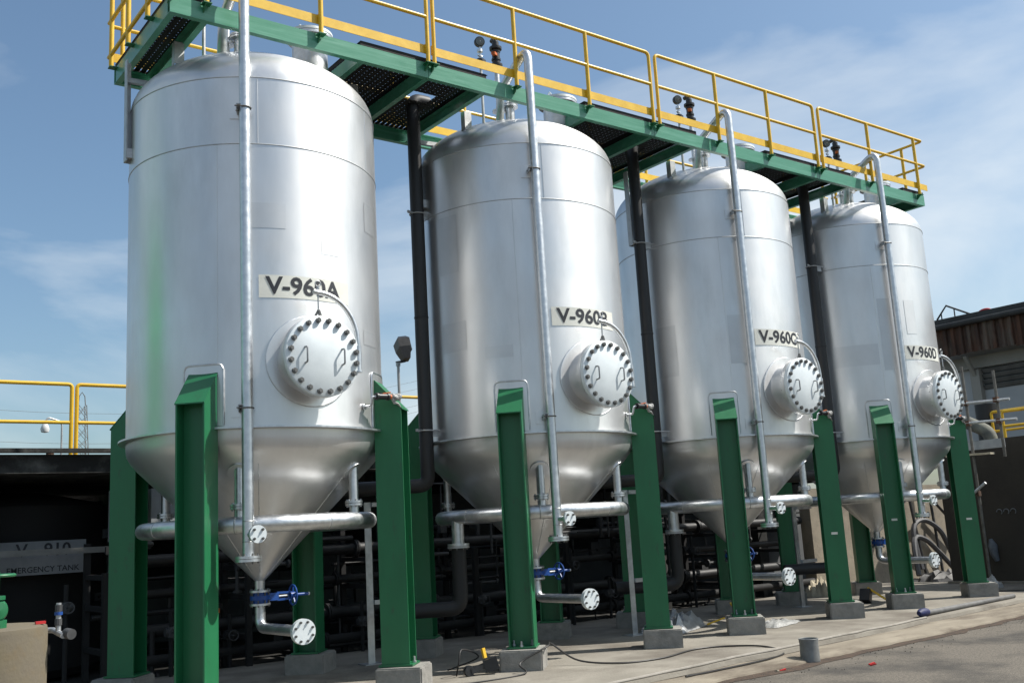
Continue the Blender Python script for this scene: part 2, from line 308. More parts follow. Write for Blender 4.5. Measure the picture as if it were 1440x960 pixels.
for a, za, zb in ((-2.25, 2.66, 5.39), (-1.95, 5.4, 6.08), (-.9, 5.4, 6.08)):
    t = MB(); x, y = math.cos(a), math.sin(a); t.tube([(TR*x, TR*y, za), (TR*x, TR*y, zb)], .004, 6); part('weld_seam', t, M['zinc'], shell)
for a in (-1.97, -1.05, -2.6):
    t = MB(); x, y = math.cos(a), math.sin(a); t.tube([(x*1.15, y*1.15, 2.31), (x*.13, y*.13, 1.29)], .005, 6); part('weld_seam', t, M['galv'], cone)
# curved patch of plate following the shell
def shell_patch(mb, a0, a1, z0, z1, r0, r1, seg=14, rnd=0.0):
    vs = []; fs = []
    for k in range(seg+1):
        a = a0+(a1-a0)*k/seg; e = 0
        d = min(k, seg-k)/seg*(a1-a0)*TR
        if rnd and d < rnd: e = rnd-math.sqrt(max(0, rnd*rnd-(rnd-d)**2))
        c, s_ = math.cos(a), math.sin(a)
        vs += [(r0*c, r0*s_, z0), (r1*c, r1*s_, z0), (r1*c, r1*s_, z1-e), (r0*c, r0*s_, z1-e)]
    for k in range(seg):
        o = 4*k; fs += [(o+1, o+5, o+6, o+2), (o+2, o+6, o+7, o+3), (o, o+4, o+5, o+1)]
    fs += [(0, 1, 2, 3), (4*seg+3, 4*seg+2, 4*seg+1, 4*seg)]
    mb.add(vs, fs)
# legs with their pads
for q, (sx, sy) in enumerate(SG):
    d = V(sx*s2, sy*s2, 0); t = V(-d.y, d.x, 0); ang = math.atan2(d.y, d.x)
    w = MB(); shell_patch(w, ang-.148, ang+.148, 2.66, 3.235, TR-.003, TR+.010, 20, .05)
    part('reinforcing_pad', w, M['zinc'], tank)
    w = MB(); pth = []
    for k in range(21):
        a = ang-.148+.296*k/20; dd = min(k, 20-k)/20*.296*TR; e = .05-math.sqrt(max(0, .05**2-(.05-dd)**2)) if dd < .05 else 0
        pth.append(((TR+.008)*math.cos(a), (TR+.008)*math.sin(a), 3.235-e))
    pth = [(pth[0][0], pth[0][1], 2.67)]+pth+[(pth[-1][0], pth[-1][1], 2.67)]
    w.tube(pth, .010, 6); part('weld_bead', w, M['galv'], tank)
    ri, ro, hw = 1.292, 1.574, .138; lg = MB()
    for sgn in (-1, 1):
        q0 = t*sgn*hw; e = t*(-sgn)*.016
        lg.prism([d*ri+q0+V(0, 0, ZB+.02), d*ro+q0+V(0, 0, ZB+.02), d*ro+q0+V(0, 0, 2.852), d*ri+q0+V(0, 0, 3.155)], e)
    rw = 1.434; wi = hw-.0162
    lg.prism([d*(rw-.006)+t*wi+V(0, 0, ZB+.02), d*(rw+.006)+t*wi+V(0, 0, ZB+.02), d*(rw+.006)+t*wi+V(0, 0, 2.985), d*(rw-.006)+t*wi+V(0, 0, 2.998)], t*(-2*wi))
    leg = part('leg', lg, M['green'], tank)
    cp = MB(); sl = V(0, 0, -(3.155-2.852)/(ro-ri)); tt = .012
    cp.prism([d*(ri+.012)+t*(hw+.004)+V(0, 0, 3.157-.012), d*(ro+.012)+t*(hw+.004)+V(0, 0, 2.842), d*(ro+.012)+t*(hw+.004)+V(0, 0, 2.842+tt), d*(ri+.012)+t*(hw+.004)+V(0, 0, 3.157)], t*(-2*(hw+.004)))
    part('cap_plate', cp, M['green'], leg)
    bp = MB(); Mz = Matrix.Rotation(ang, 3, 'Z'); bp.box(d*1.434+V(0, 0, ZB+.011), (.34, .31, .018), Mz); part('base_plate', bp, M['green'], leg)
    for da, db in ((.0, .1), (.0, -.1), (.185, 0.0)):
        ab = MB(); pp = d*(1.434+da*.7+.02)+t*db+V(0, 0, ZB+.018)
        if da: pp = d*1.585+t*.0+V(0, 0, ZB+.018)
        ab.cyl(pp, pp+V(0, 0, .02), .02, seg=6); ab.cyl(pp+V(0, 0, .02), pp+V(0, 0, .06), .011, seg=8); part('anchor_bolt', ab, M['galvdull'], leg)
# manhole
mz = 3.26; ax = V(0, -1, 0)
b = MB()
prof = []
for k in range(49):
    a = 2*math.pi*k/48; prof.append(a)
def on_shell(x, z, r): return V(x, -math.sqrt(r*r-x*x), z)
vs = []; fs = []
for rr, r in ((.31, TR+.012), (.435, TR+.012), (.435, TR-.002)):
    for a in prof[:-1]: vs.append(on_shell(rr*math.cos(a), mz+rr*math.sin(a), r))
for r in range(2):
    for k in range(48): fs.append((r*48+k, r*48+(k+1) % 48, (r+1)*48+(k+1) % 48, (r+1)*48+k))
b.add(vs, fs); part('manhole_pad', b, M['zinc'], tank)
b = MB(); b.tube([on_shell(.435*math.cos(a), mz+.435*math.sin(a), TR+.006) for a in prof], .007, 6); part('weld_bead', b, M['galv'], tank)
b = MB(); b.lathe([(.345, 0), (.325, .03), (.32, .06), (.32, .36)], (-.02, -1.15, mz), 64, ax); b.lathe([(.30, .35), (.385, .35), (.385, .40), (.30, .40)], (-.02, -1.145, mz), 64, ax)
mn = part('manhole_neck', b, M['zinc'], tank)
yb = -1.495
bolt_ring(B_mid, mn, (-.02, yb+.0, mz), (0, 1, 0), .35, 20, a0=.157)
b = MB(); b.lathe([(.001, .055), (.372, .055), (.384, .048), (.384, .003), (.36, .003)], (-.02, -1.545, mz), 64, ax)
cv = part('manhole_cover', b, M['cover'], tank)
bolt_ring(B_big, cv, (-.02, -1.60, mz), ax, .338, 20, a0=.157)
for sx in (-.21, .17):
    h = MB(); h.tube(fillet([(sx, -1.597, mz-.075), (sx, -1.65, mz-.07), (sx, -1.65, mz+.07), (sx, -1.597, mz+.075)], .02, 4), .009, 8); part('handle', h, M['handlegrey'], cv)
# davit arm
dv = MB(); arc = [V(.35, -1.575, 3.15), V(.35, -1.575, 3.42)]+[V(.35-.41*(1-math.cos(a)), -1.575, 3.42+.45*math.sin(a)) for a in [R90*k/12 for k in range(1, 13)]]+[V(-.10, -1.575, 3.875)]
dv.tube(arc, .025, 12); davit = part('davit_arm', dv, M['galv'], tank)
b = MB(); b.tube([(.35, -1.575, 3.13), (.35, -1.575, 3.38)], .034, 14); b.cyl((.35, -1.575, 3.125), (.35, -1.575, 3.14), .04, seg=16); b.beam((.31, -1.52, 3.26), (.35, -1.575, 3.26), .03, .05); part('davit_socket', b, M['galv'], davit)
b = MB(); b.tube([(-.055, -1.575, 3.935), (-.055, -1.575, 3.66)], .008, 8); b.cyl((-.055, -1.575, 3.89), (-.055, -1.575, 3.93), .016, seg=8); b.tube([V(-.055+.028*math.sin(a), -1.575, 3.955-.028*math.cos(a)) for a in [2*math.pi*k/10 for k in range(11)]], .006, 6); part('eye_rod', b, M['galvdull'], davit)
b = MB(); b.tube(fillet([(-.055, -1.575, 3.70), (-.09, -1.575, 3.635), (-.045, -1.575, 3.60), (-.005, -1.575, 3.615)], .02, 4), .011, 6); b.beam((-.055, -1.575, 3.70), (-.02, -1.575, 3.60), .026, .022); part('shackle', b, M['bolt'], davit)
# ring header under the cone
b = MB(); torus(b, (0, 0, 1.755), 1.12, .08, 96, 18); hd = part('ring_header', b, M['galv'], tank)
for k in range(8):
    a = math.pi*k/4+.2; t = MB(); c = V(1.12*math.cos(a), 1.12*math.sin(a), 1.755); tg = V(-math.sin(a), math.cos(a), 0)
    t.lathe([(.0795, -.008), (.0835, 0), (.0795, .008)], c, 18, tg); part('weld_seam', t, M['galvdull'], hd)
for a in [math.radians(v) for v in (-122, -56, 60, 128)]:
    x, y = 1.10*math.cos(a), 1.10*math.sin(a)
    t = MB(); t.tube([(x, y, 1.80), (x, y, 2.30)], .048, 16); nz = part('nozzle', t, M['galv'], hd)
    t = MB(); t.lathe([(.046, 1.945), (.088, 1.945), (.088, 1.925), (.046, 1.925)], (x, y, 0), 24); t.lathe([(.046, 1.919), (.088, 1.919), (.088, 1.899), (.046, 1.899)], (x, y, 0), 24); part('nozzle_flange', t, M['galv'], hd)
    for j in range(6):
        aa = math.pi/3*j+.3; bt = MB(); p0 = V(x+.07*math.cos(aa), y+.07*math.sin(aa), 1.883); bt.cyl(p0, p0+V(0, 0, .078), .008, seg=6)
        part('stud', bt, M['galvdull'], hd)
    t = MB(); c = V(1.085*math.cos(a), 1.085*math.sin(a), 2.245); nrm = V(math.cos(a), math.sin(a), -1).normalized(); t.lathe([(.05, .018), (.108, .018), (.112, -.03)], c, 24, nrm); t.lathe([(.048, .02), (.060, .008)], c, 24, nrm); part('nozzle_pad', t, M['zinc'], tank)
t = MB(); t.tube([(-1.12, 0, 1.72), (-1.12, 0, 1.43)], .072, 18); t.lathe([(.07, 1.452), (.128, 1.452), (.128, 1.428), (.07, 1.428)], (-1.12, 0, 0), 28); HO = t
# bottom valve and outlet
for z in (1.095, .965): b = MB(); b.cyl((0, 0, z), (0, 0, z+.02), .105, seg=28); part('outlet_flange', b, M['galv'], tank)
b = MB(); b.cyl((0, 0, 1.018), (0, 0, 1.062), .098, seg=28); b.cyl((0, 0, .986), (0, 0, 1.094), .075, seg=24); b.box((.13, 0, 1.04), (.13, .05, .075))
gv = part('gate_valve', b, M['blue'], tank)
b = MB(); [b.beam((.18, 0, 1.04+s_*.035), (.37, 0, 1.04+s_*.03), .014, .022) for s_ in (-1, 1)]; part('yoke', b, M['blue'], gv)
b = MB(); b.cyl((.15, 0, 1.04), (.30, 0, 1.04), .011, seg=10); part('stem', b, M['galv'], gv)
b = MB(); b.cyl((.355, 0, 1.04), (.53, 0, 1.04), .016, seg=12); b.cyl((.33, 0, 1.04), (.38, 0, 1.04), .035, seg=16); part('stem_cover', b, M['blue'], gv)
b = MB(); b.cyl((.53, 0, 1.04), (.545, 0, 1.04), .017, seg=12); part('stem_cap', b, M['white'], gv)
b = MB(); b.tube([V(.36, .1*math.cos(a), 1.04+.1*math.sin(a)) for a in [2*math.pi*k/24 for k in range(25)]], .010, 8)
for k in range(5): a = 2*math.pi*k/5+.4; b.beam((.36, 0, 1.04), (.36, .1*math.cos(a), 1.04+.1*math.sin(a)), .012, .016)
part('handwheel', b, M['blue'], gv)
for k in range(8):
    a = math.pi/4*k+.2; t = MB(); p0 = V(.09*math.cos(a), .09*math.sin(a), .95); t.cyl(p0, p0+V(0, 0, .18), .007, seg=6); part('stud', t, M['bolt'], gv)
b = MB(); b.tube(fillet([(0, 0, .97), (0, 0, .745), (0.02, -.93, .745)], .12, 10), .053, 20); op = part('outlet_pipe', b, M['galv'], tank)
b = MB(); flange(b, (.02, -.93, .745), (.0, -1, 0), .118, .022); flange(b, (.02, -.955, .745), (0, -1, 0), .118, .024); bf = part('blind_flange', b, M['cover'], tank)
bolt_ring(B_mid, bf, (.02, -.979, .745), (0, -1, 0), .092, 8, a0=.39)
# sampling valve on the lower shell
a = math.radians(-61); d = V(math.cos(a), math.sin(a), 0); w = V(.62, -.78, .06).normalized(); p0 = d*1.29+V(0, 0, 2.86)
b = MB(); b.tube(fillet([p0, p0+d*.10, p0+d*.12+V(0, 0, .09), p0+d*.12+V(0, 0, .09)+V(.9, -.2, .05)*.12], .02, 4), .012, 10); b.cyl(d*1.305+V(0, 0, 2.86), d*1.325+V(0, 0, 2.86), .03, seg=14); sv = part('sample_valve', b, M['galv'], tank)
c = p0+d*.12+V(.06, -.013, .093); e = V(.95, .12, .03).normalized()
b = MB(); b.cyl(c-e*.03, c+e*.10, .030, seg=12); b.cyl(c+e*.10, c+e*.125, .038, seg=12); b.cyl(c-e*.03, c-e*.01, .038, seg=12); b.cyl(c+V(0, 0, -.01)+e*.02, c+e*.02+V(0, 0, .04), .016, seg=10); part('valve_body', b, M['pvc'], sv)
b = MB(); b.cyl(c+e*.128, c+e*.155, .025, seg=10); b.beam(c+e*.05+V(0, 0, .03), c+e*.15+V(0, 0, .045), .016, .01); part('tape', b, M['orange'], sv)
b = MB(); b.tube([c+e*(.15+.02*k)+V(0, 0, .01*math.sin(k*1.3)) for k in range(8)], [.018, .03, .026, .036, .03, .038, .026, .012], 10); b.tube([c+e*.16, c+e*.20+V(0, 0, -.06), c+e*.24+V(0, 0, -.07), c+e*.27+V(.01, 0, -.11)], [.014, .018, .012, .004], 6); part('plastic_wrap', b, M['wrap'], sv)
# roof nozzles
def dz(x, y): return Z1+HD*math.sqrt(max(0, 1-(x*x+y*y)/TR**2))
b = MB(); x, y = -.37, -.5; b.tube([(x, y, dz(x, y)-.04), (x, y, 6.85)], .06, 18); b.lathe([(.06, 6.85), (.105, 6.85), (.105, 6.828), (.06, 6.828)], (x, y, 0), 26); b.lathe([(.06, 6.878), (.105, 6.878), (.105, 6.856), (.06, 6.856)], (x, y, 0), 26); part('roof_nozzle', b, M['galv'], tank)
b = MB(); x, y = .45, -.48; b.lathe([(.195, 6.55), (.195, 7.04)], (x, y, 0), 32); b.lathe([(.195, 7.03), (.255, 7.03), (.255, 7.065), (.19, 7.065)], (x, y, 0), 32); rm = part('roof_manway', b, M['galv'], tank)
b = MB(); b.lathe([(.001, 7.12), (.10, 7.115), (.255, 7.102), (.258, 7.07), (.19, 7.07)], (x, y, 0), 32); b.tube(fillet([(x-.1, y, 7.11), (x-.1, y, 7.19), (x-.1, y+.03, 7.23), (x-.1, y+.06, 7.19)], .015, 3), .009, 6); part('manway_lid', b, M['cover'], rm)
b = MB(); x, y = -.48, -.42; b.tube([(x, y, dz(x, y)-.04), (x, y, 7.37)], .032, 14); b.lathe([(.03, 6.80), (.085, 6.80), (.085, 6.78), (.03, 6.78)], (x, y, 0), 22); part('roof_nozzle', b, M['galv'], tank)
b = MB(); x, y = -.73, -.42; b.tube([(x, y, dz(x, y)-.04), (x, y, 7.37)], .018, 10); part('gauge_pipe', b, M['galvdull'], tank)
# angle strut that carries the platform on the left side
b = MB(); b.box((-1.345, .16, 6.08), (.012, .085, 1.12)); b.box((-1.315, .205, 6.08), (.06, .010, 1.12)); part('support_angle', b, M['galvdull'], tank)
for q0, q1, w_ in (((-1.35, .17, 6.42), (-1.02, .13, 6.42), .05), ((-1.34, .16, 5.6), (-1.28, .15, 5.6), .10)): b = MB(); b.beam(q0, q1, w_, w_); part('support_strut', b, M['galvdull'], tank)
for sx in (-1.0, 1.0):
    b = MB(); x, y = sx, -.42; z0 = dz(x, y)-.03; b.box((x, y-.04, (z0+6.66)/2), (.10, .012, 6.66-z0)); b.box((x-.047, y, (z0+6.66)/2), (.008, .07, 6.66-z0)); b.box((x+.047, y, (z0+6.66)/2), (.008, .07, 6.66-z0)); part('support_stub', b, M['galvdull'], tank)
index_kids()
tanks = [tank]+[copy_tree(tank, (i*S, 0, 0)) for i in (1, 2, 3)]
TL = ['silver cone bottomed tank lettered V-960A, biggest and nearest in the row', 'silver cone bottomed tank lettered V-960B, second from the left', 'silver cone bottomed tank lettered V-960C, third from the left', 'silver cone bottomed tank lettered V-960D, last in the row at the right']
for i, t in enumerate(tanks):
    t['label'] = TL[i]; cx = i*S
    b = MB(); a0, a1 = math.radians(-112), math.radians(-70); vs = []; nn = 16
    for k in range(nn+1):
        a = a0+(a1-a0)*k/nn; c, s_ = math.cos(a), math.sin(a); vs += [(cx+(TR+.004)*c, (TR+.004)*s_, 3.862), (cx+(TR+.004)*c, (TR+.004)*s_, 4.085)]
    b.add(vs, [(2*k, 2*k+2, 2*k+3, 2*k+1) for k in range(nn)], True); npl = part('name_plate', b, M['plate'], t)
    tv, tf = txt(TN[i], .236, .006); xs_ = [v.x for v in tv]; w_ = max(xs_)-min(xs_); sc = .78/w_; mid = (max(xs_)+min(xs_))/2
    ac = math.radians(-92.2); b = MB()
    b.add([(cx+(TR+.007)*math.cos(ac+(v.x-mid)*sc/TR), (TR+.007)*math.sin(ac+(v.x-mid)*sc/TR), 3.975+v.y*1.0) for v in tv], tf)
    part('lettering', b, M['ink'], npl)

for i, sx, sy, side, z in ((2, 1, -1, -1, 1.275), (3, -1, -1, 0, 1.405), (3, 1, -1, -1, 1.34), (2, 1, 1, -1, 1.33)):
    d = V(sx*s2, sy*s2, 0); t_ = V(-d.y, d.x, 0); c = V(i*S, 0, z)+d*1.434; Mz = Matrix.Rotation(math.atan2(d.y, d.x), 3, 'Z'); b = MB()
    if side: b.box(c+t_*side*.1395, (.085, .004, .032), Mz)
    else: b.box(c+d*.008, (.004, .085, .032), Mz)
    part('leg_tag', b, M['plate'], tanks[i])
for i, a0, a1, z0, z1 in ((0, -115.1, -100.4, 4.55, 4.8) , (0, -84.1, -75.1, 4.34, 4.5) , (0, -55.4, -43.6, 4.71, 5.03) , (0, -59.1, -46.1, 3.5, 3.65) , (1, -173.9, -160.6, 4.61, 5.32) , (1, -174.2, -157.6, 3.66, 4.01) , (1, -147.3, -132.7, 3.52, 3.66) , (2, -173.9, -160.1, 3.52, 4.23) , (2, -128.1, -117.0, 3.62, 4.29) , (3, -161.1, -130.2, 3.8, 4.13) , (3, -127.5, -118.7, 3.7, 4.85) , (3, -107.1, -97.9, 4.27, 4.82) , ):  # flat rectangles copying retouch marks; the tanks have no such patches
    b = MB(); a0, a1 = math.radians(a0), math.radians(a1); vs = []
    for k in range(9):
        a = a0+(a1-a0)*k/8; vs += [(i*S+(TR+.0025)*math.cos(a), (TR+.0025)*math.sin(a), z0), (i*S+(TR+.0025)*math.cos(a), (TR+.0025)*math.sin(a), z1)]
    b.add(vs, [(2*k, 2*k+2, 2*k+3, 2*k+1) for k in range(8)], True); part('retouch_patch', b, M['zincpatch'], tanks[i])
# ---------------------------------------------------------------- riser pipes in front of the tanks
rx, ry = -.63, -1.25
rp0 = thing('riser_pipe', (rx, ry, 1.40), '', 'pipe', 'galvanized riser pipes clamped to the tanks')
b = MB(); b.tube(fillet([(rx, ry, 1.46), (rx, ry, 7.27), (-.60, -.63, 6.95), (-.59, -.56, 6.5)], .12, 9), .052, 20); part('pipe', b, M['galv'], rp0)
b = MB(); flange(b, (rx, ry, 1.452), (0, 0, 1), .115, .022); flange(b, (rx, ry, 1.424), (0, 0, 1), .115, .023); fl = part('bottom_flange', b, M['galv'], rp0)
bolt_ring(B_small, fl, (rx, ry, 1.474), (0, 0, 1), .09, 8); bolt_ring(B_small, fl, (rx, ry, 1.424), (0, 0, -1), .09, 8)
b = MB(); b.tube([(rx, ry, 1.66), (rx, ry-.19, 1.66)], .03, 14); flange(b, (rx, ry-.19, 1.66), (0, -1, 0), .078, .016, 24); br = part('branch', b, M['galv'], rp0)
b = MB(); flange(b, (rx, ry-.209, 1.66), (0, -1, 0), .078, .018, 24); bl = part('blind_flange', b, M['cover'], rp0); bolt_ring(B_mid, bl, (rx, ry-.227, 1.66), (0, -1, 0), .056, 4, a0=.785)
for z in (1.60, 1.78): t = MB(); t.lathe([(.0515, -.006), (.055, 0), (.0515, .006)], (rx, ry, z), 18); part('weld_seam', t, M['galvdull'], rp0)
for z in (5.72, 2.80):
    dr = V(rx, ry, 0).normalized(); t_ = V(-dr.y, dr.x, 0)*-1; c = V(rx, ry, z)+t_*.07
    b = MB(); b.beam(dr*1.29+t_*.075+V(0, 0, z), dr*1.44+t_*.075+V(0, 0, z), .008, .06); b.beam(dr*1.29+t_*.05+V(0, 0, z+.03), dr*1.44+t_*.05+V(0, 0, z+.03), .05, .008); ck = part('pipe_bracket', b, M['galvdull'], rp0)
    b = MB(); pts = [V(rx, ry, z)+dr*.06*math.cos(a)-t_*.06*math.sin(a) for a in [-R90+math.pi*k/10 for k in range(11)]]; b.tube([V(rx, ry, z)+t_*.09-dr*.06]+[V(rx, ry, z)+(dr*math.sin(a)+t_*math.cos(a)*-1*-1)*.059 for a in [-R90-.0+0*k for k in range(1)]]+[V(rx, ry, z)-t_*.059*math.sin(a)-dr*.059*math.cos(a) for a in [math.pi*k/10 for k in range(11)]]+[V(rx, ry, z)+t_*.09+dr*.06], .007, 6); part('u_bolt', b, M['bolt'], ck)
    b = MB(); shell_patch(b, math.atan2(ry, rx)+.0-.115, math.atan2(ry, rx)-.0+.005, z-.07, z+.07, TR-.002, TR+.008, 6); part('bracket_pad', b, M['zinc'], rp0)
index_kids()
for i in range(4):
    o = rp0 if i == 0 else copy_tree(rp0, (i*S, 0, 0))
    o['label'] = 'galvanized riser pipe running down the front of tank %s with a flanged open end' % TN[i]

# ---------------------------------------------------------------- access platform
PY, PB, PT, PK = -1.047, 6.648, 6.828, .82
X0, X1 = -1.29, 11.69; SPL = [1.64, 5.205, 8.77]
plat = thing('access_platform', (5.2, -.1, PB), 'green steel access platform with open grating laid across the tank tops', 'platform')
def chan(p0, p1, inward, h=PT-PB, fl=.065, th=.009):
    p0, p1, iw = Vector(p0), Vector(p1), Vector(inward); m = MB(); zz = V(0, 0, 1); e = p1-p0
    prof = [(0, 0), (fl, 0), (fl, th), (th, th), (th, h-th), (fl, h-th), (fl, h), (0, h)]
    m.prism([p0+iw*a+zz*c for a, c in prof], e); return m
ed = [X0]+SPL+[X1]
for k in range(4): part('front_beam', chan((ed[k]+(.003 if k else 0), PY, PB), (ed[k+1]-(.003 if k < 3 else 0), PY, PB), (0, 1, 0)), M['greenbeam'], plat)
part('back_beam', chan((X0, PK, PB), (X1, PK, PB), (0, -1, 0)), M['greenbeam'], plat)
part('end_beam', chan((X0, PY+.068, PB+.002), (X0, PK-.068, PB+.002), (1, 0, 0), h=PT-PB-.004), M['greenbeam'], plat)
part('end_beam', chan((X1, PY+.068, PB+.002), (X1, PK-.068, PB+.002), (-1, 0, 0), h=PT-PB-.004), M['greenbeam'], plat)
OPEN = [(-.90, .77), (2.46, 3.97), (6.05, 7.50), (9.62, 11.06)]
for a, c in OPEN:
    part('cross_beam', chan((a, PY+.068, PB+.004), (a, PK-.068, PB+.004), (-1, 0, 0), h=.15), M['greenbeam'], plat)
    part('cross_beam', chan((c, PY+.068, PB+.004), (c, PK-.068, PB+.004), (1, 0, 0), h=.15), M['greenbeam'], plat)
for x in SPL: part('cross_beam', chan((x-.035, PY+.068, PB+.004), (x-.035, PK-.068, PB+.004), (1, 0, 0), h=.15), M['greenbeam'], plat)
sp = [X0]+[v for ac in OPEN for v in ac]+[X1]
spans = []
for k in range(0, 10, 2):
    a, c = sp[k], sp[k+1]; cut = [s_ for s_ in SPL if a < s_ < c]
    spans += [(a, cut[0]), (cut[0], c)] if cut else [(a, c)]
for a, c in spans:
    m = MB(); zt = PT+.055; y0, y1 = PY+.004, PK-.004; a_, c_ = a+.01, c-.01
    hole = (a+.12, a+.62, -.25, -.02) if a in SPL else None
    ny = int((y1-y0)/.062)
    for j in range(ny):
        y = y0+j*.062
        if hole and hole[2] < y < hole[3]:
            for u, w_ in ((a_, hole[0]), (hole[1], c_)):
                if w_ > u: m.box(((u+w_)/2, y+.026, zt), (w_-u, .052, .003))
        else: m.box(((a_+c_)/2, y+.026, zt), (c_-a_, .052, .003))
    nx = int((c_-a_)/.07)
    for j in range(nx+1):
        x = a_+j*.07
        if hole and hole[0] < x < hole[1]:
            for u, w_ in ((y0, hole[2]), (hole[3], y1)): m.box((x+.024, (u+w_)/2, zt-.005), (.058, w_-u, .003))
        else: m.box((x+.024, (y0+y1)/2, zt-.005), (.058, y1-y0, .003))
    for y in (y0+.003, y1-.003): m.box(((a_+c_)/2, y, PT+.028), (c_-a_, .005, .05))
    for x in (a_+.003, c_-.003): m.box((x, (y0+y1)/2, PT+.028), (.005, y1-y0-.012, .05))
    part('grating', m, M['darksteel'], plat, kind='stuff')

# ---------------------------------------------------------------- handrails
PRr, RR = .026, .022; TZ, MZ = 7.815, 7.36; RY = PY-.055
def rail_panel(xa, xb, posts, label, wrap=False):
    h = thing('handrail', ((xa+xb)/2, RY, PT), label, 'handrail', 'yellow handrail panels along the platform front')
    ends = []
    if not wrap:
        m = MB(); m.tube(fillet([(xa, RY, 6.80), (xa, RY, TZ), (xb, RY, TZ), (xb, RY, 6.80)], .07, 6), PRr*.9, 12); part('hoop', m, M['yellow'], h); ends = [xa, xb]
        m = MB(); m.tube([(xa+.01, RY, MZ), (xb-.01, RY, MZ)], RR, 10); part('mid_rail', m, M['yellow'], h)
    else:
        m = MB(); m.tube(fillet([(xa, RY, 6.80), (xa, RY, TZ), (xb+.06, RY, TZ), (xb+.06, RY+.22, TZ)], .07, 6), PRr*.9, 12); part('hoop', m, M['yellow'], h); ends = [xa]
        m = MB(); m.tube(fillet([(xa+.01, RY, MZ), (xb+.06, RY, MZ), (xb+.06, RY+.22, MZ)], .07, 5), RR, 10); part('mid_rail', m, M['yellow'], h)
    for x in posts: m = MB(); m.tube([(x, RY, 6.80), (x, RY, TZ-.01)], PRr, 12); part('post', m, M['yellow'], h)
    m = MB(); m.box(((xa+xb)/2+(.05 if wrap else 0), RY+.032, 6.975), (xb-xa-.02+(.1 if wrap else 0), .008, .105)); part('toe_board', m, M['yellow'], h)
    for x in list(posts)+ends:
        m = MB(); m.box((x, RY-.0, 6.795), (.085, .09, .010)); m.prism([(x-.02, RY-.03, 6.79), (x-.02, RY+.05, 6.79), (x-.02, RY+.05, 6.72)], (.012, 0, 0)); part('foot_bracket', m, M['green'], h)
        m = MB(); m.box((x, RY+.018, 6.975), (.05, .03, .11)); part('toe_board_clip', m, M['yellow'], h)
rail_panel(-1.30, 1.605, [-.95, .28], 'yellow front handrail panel above tank V-960A, running out of frame at the top')
rail_panel(1.69, 5.155, [2.86, 4.02], 'yellow front handrail panel above tank V-960B')
rail_panel(5.27, 8.70, [6.45, 7.58], 'yellow front handrail panel above tank V-960C')
rail_panel(8.83, 11.70, [10.12, 11.48], 'yellow front handrail panel above tank V-960D, turning the right corner', True)
def end_rail(x, ys, y0, y1, label, zs, flip=1):
    h = thing('handrail', (x, (y0+y1)/2, PT), label, 'handrail')
    for z, nm in zs:
        m = MB(); m.tube([(x, y0, z), (x, y1, z)], RR, 10); part(nm, m, M['yellow'], h)
    for y in ys: m = MB(); m.tube([(x, y, 6.80), (x, y, TZ-.01)], PRr, 12); part('post', m, M['yellow'], h); m = MB(); m.box((x-.025*flip, y, 6.795), (.10, .085, .01)); part('foot_bracket', m, M['green'], h)
end_rail(X0-.06, [-.55, .10, .72], PY, PK, 'yellow handrail across the left end of the platform', ((TZ, 'top_rail'), (MZ, 'mid_rail'), (6.95, 'toe_rail')), -1)
end_rail(X1+.07, [-.70, .05, .72], RY+.2, PK, 'yellow handrail across the right end of the platform', ((TZ, 'top_rail'), (MZ, 'mid_rail')))
h = thing('handrail', (5.2, PK, PT), 'yellow handrail along the rear edge of the platform, seen through gaps beneath it', 'handrail')
for z, nm in ((TZ, 'top_rail'), (MZ, 'mid_rail')): m = MB(); m.tube([(X0, PK+.05, z), (X1, PK+.05, z)], RR, 10); part(nm, m, M['yellow'], h)
m = MB(); m.box((5.2, PK+.02, 6.975), (X1-X0, .008, .105)); part('toe_board', m, M['yellow'], h)
for k in range(12): x = X0+.1+(X1-X0-.2)*k/11; m = MB(); m.tube([(x, PK+.05, 6.7), (x, PK+.05, TZ-.01)], PRr, 12); part('post', m, M['yellow'], h)

# ---------------------------------------------------------------- gauges and dark valve stacks on the roof
gx, gy = -.73, -.42
ga = thing('pressure_gauge', (gx, gy, 7.370), '', 'gauge', 'pressure gauges above the platform')
b = MB(); b.cyl((gx, gy, 7.370), (gx, gy, 7.415), .068, seg=20); b.cyl((gx, gy, 7.415), (gx, gy, 7.435), .05, seg=20); part('base_flange', b, M['pvc'], ga)
b = MB(); b.tube([(gx, gy, 7.430), (gx, gy, 7.620)], .010, 8); b.cyl((gx, gy, 7.470), (gx, gy, 7.500), .022, seg=8); b.cyl((gx-.04, gy, 7.485), (gx+.03, gy, 7.485), .009, seg=8); b.cyl((gx, gy, 7.535), (gx, gy, 7.570), .036, seg=14); part('stem', b, M['galv'], ga)
gd = V(-.35, -.93, -.1).normalized(); c = V(gx, gy, 7.675)
b = MB(); b.cyl(c-gd*.025, c+gd*.02, .066, seg=26); part('case', b, M['pvc'], ga)
b = MB(); b.cyl(c+gd*.0205, c+gd*.024, .053, seg=26); part('dial', b, M['glass'], ga)
b = MB(); b.beam(c+gd*.026, c+gd*.026+V(.02, 0, .03), .004, .003); part('needle', b, M['white'], ga)
vx, vy = -.48, -.42
vs0 = thing('valve_stack', (vx, vy, 7.366), '', 'valve', 'black plastic valve stacks above the platform')
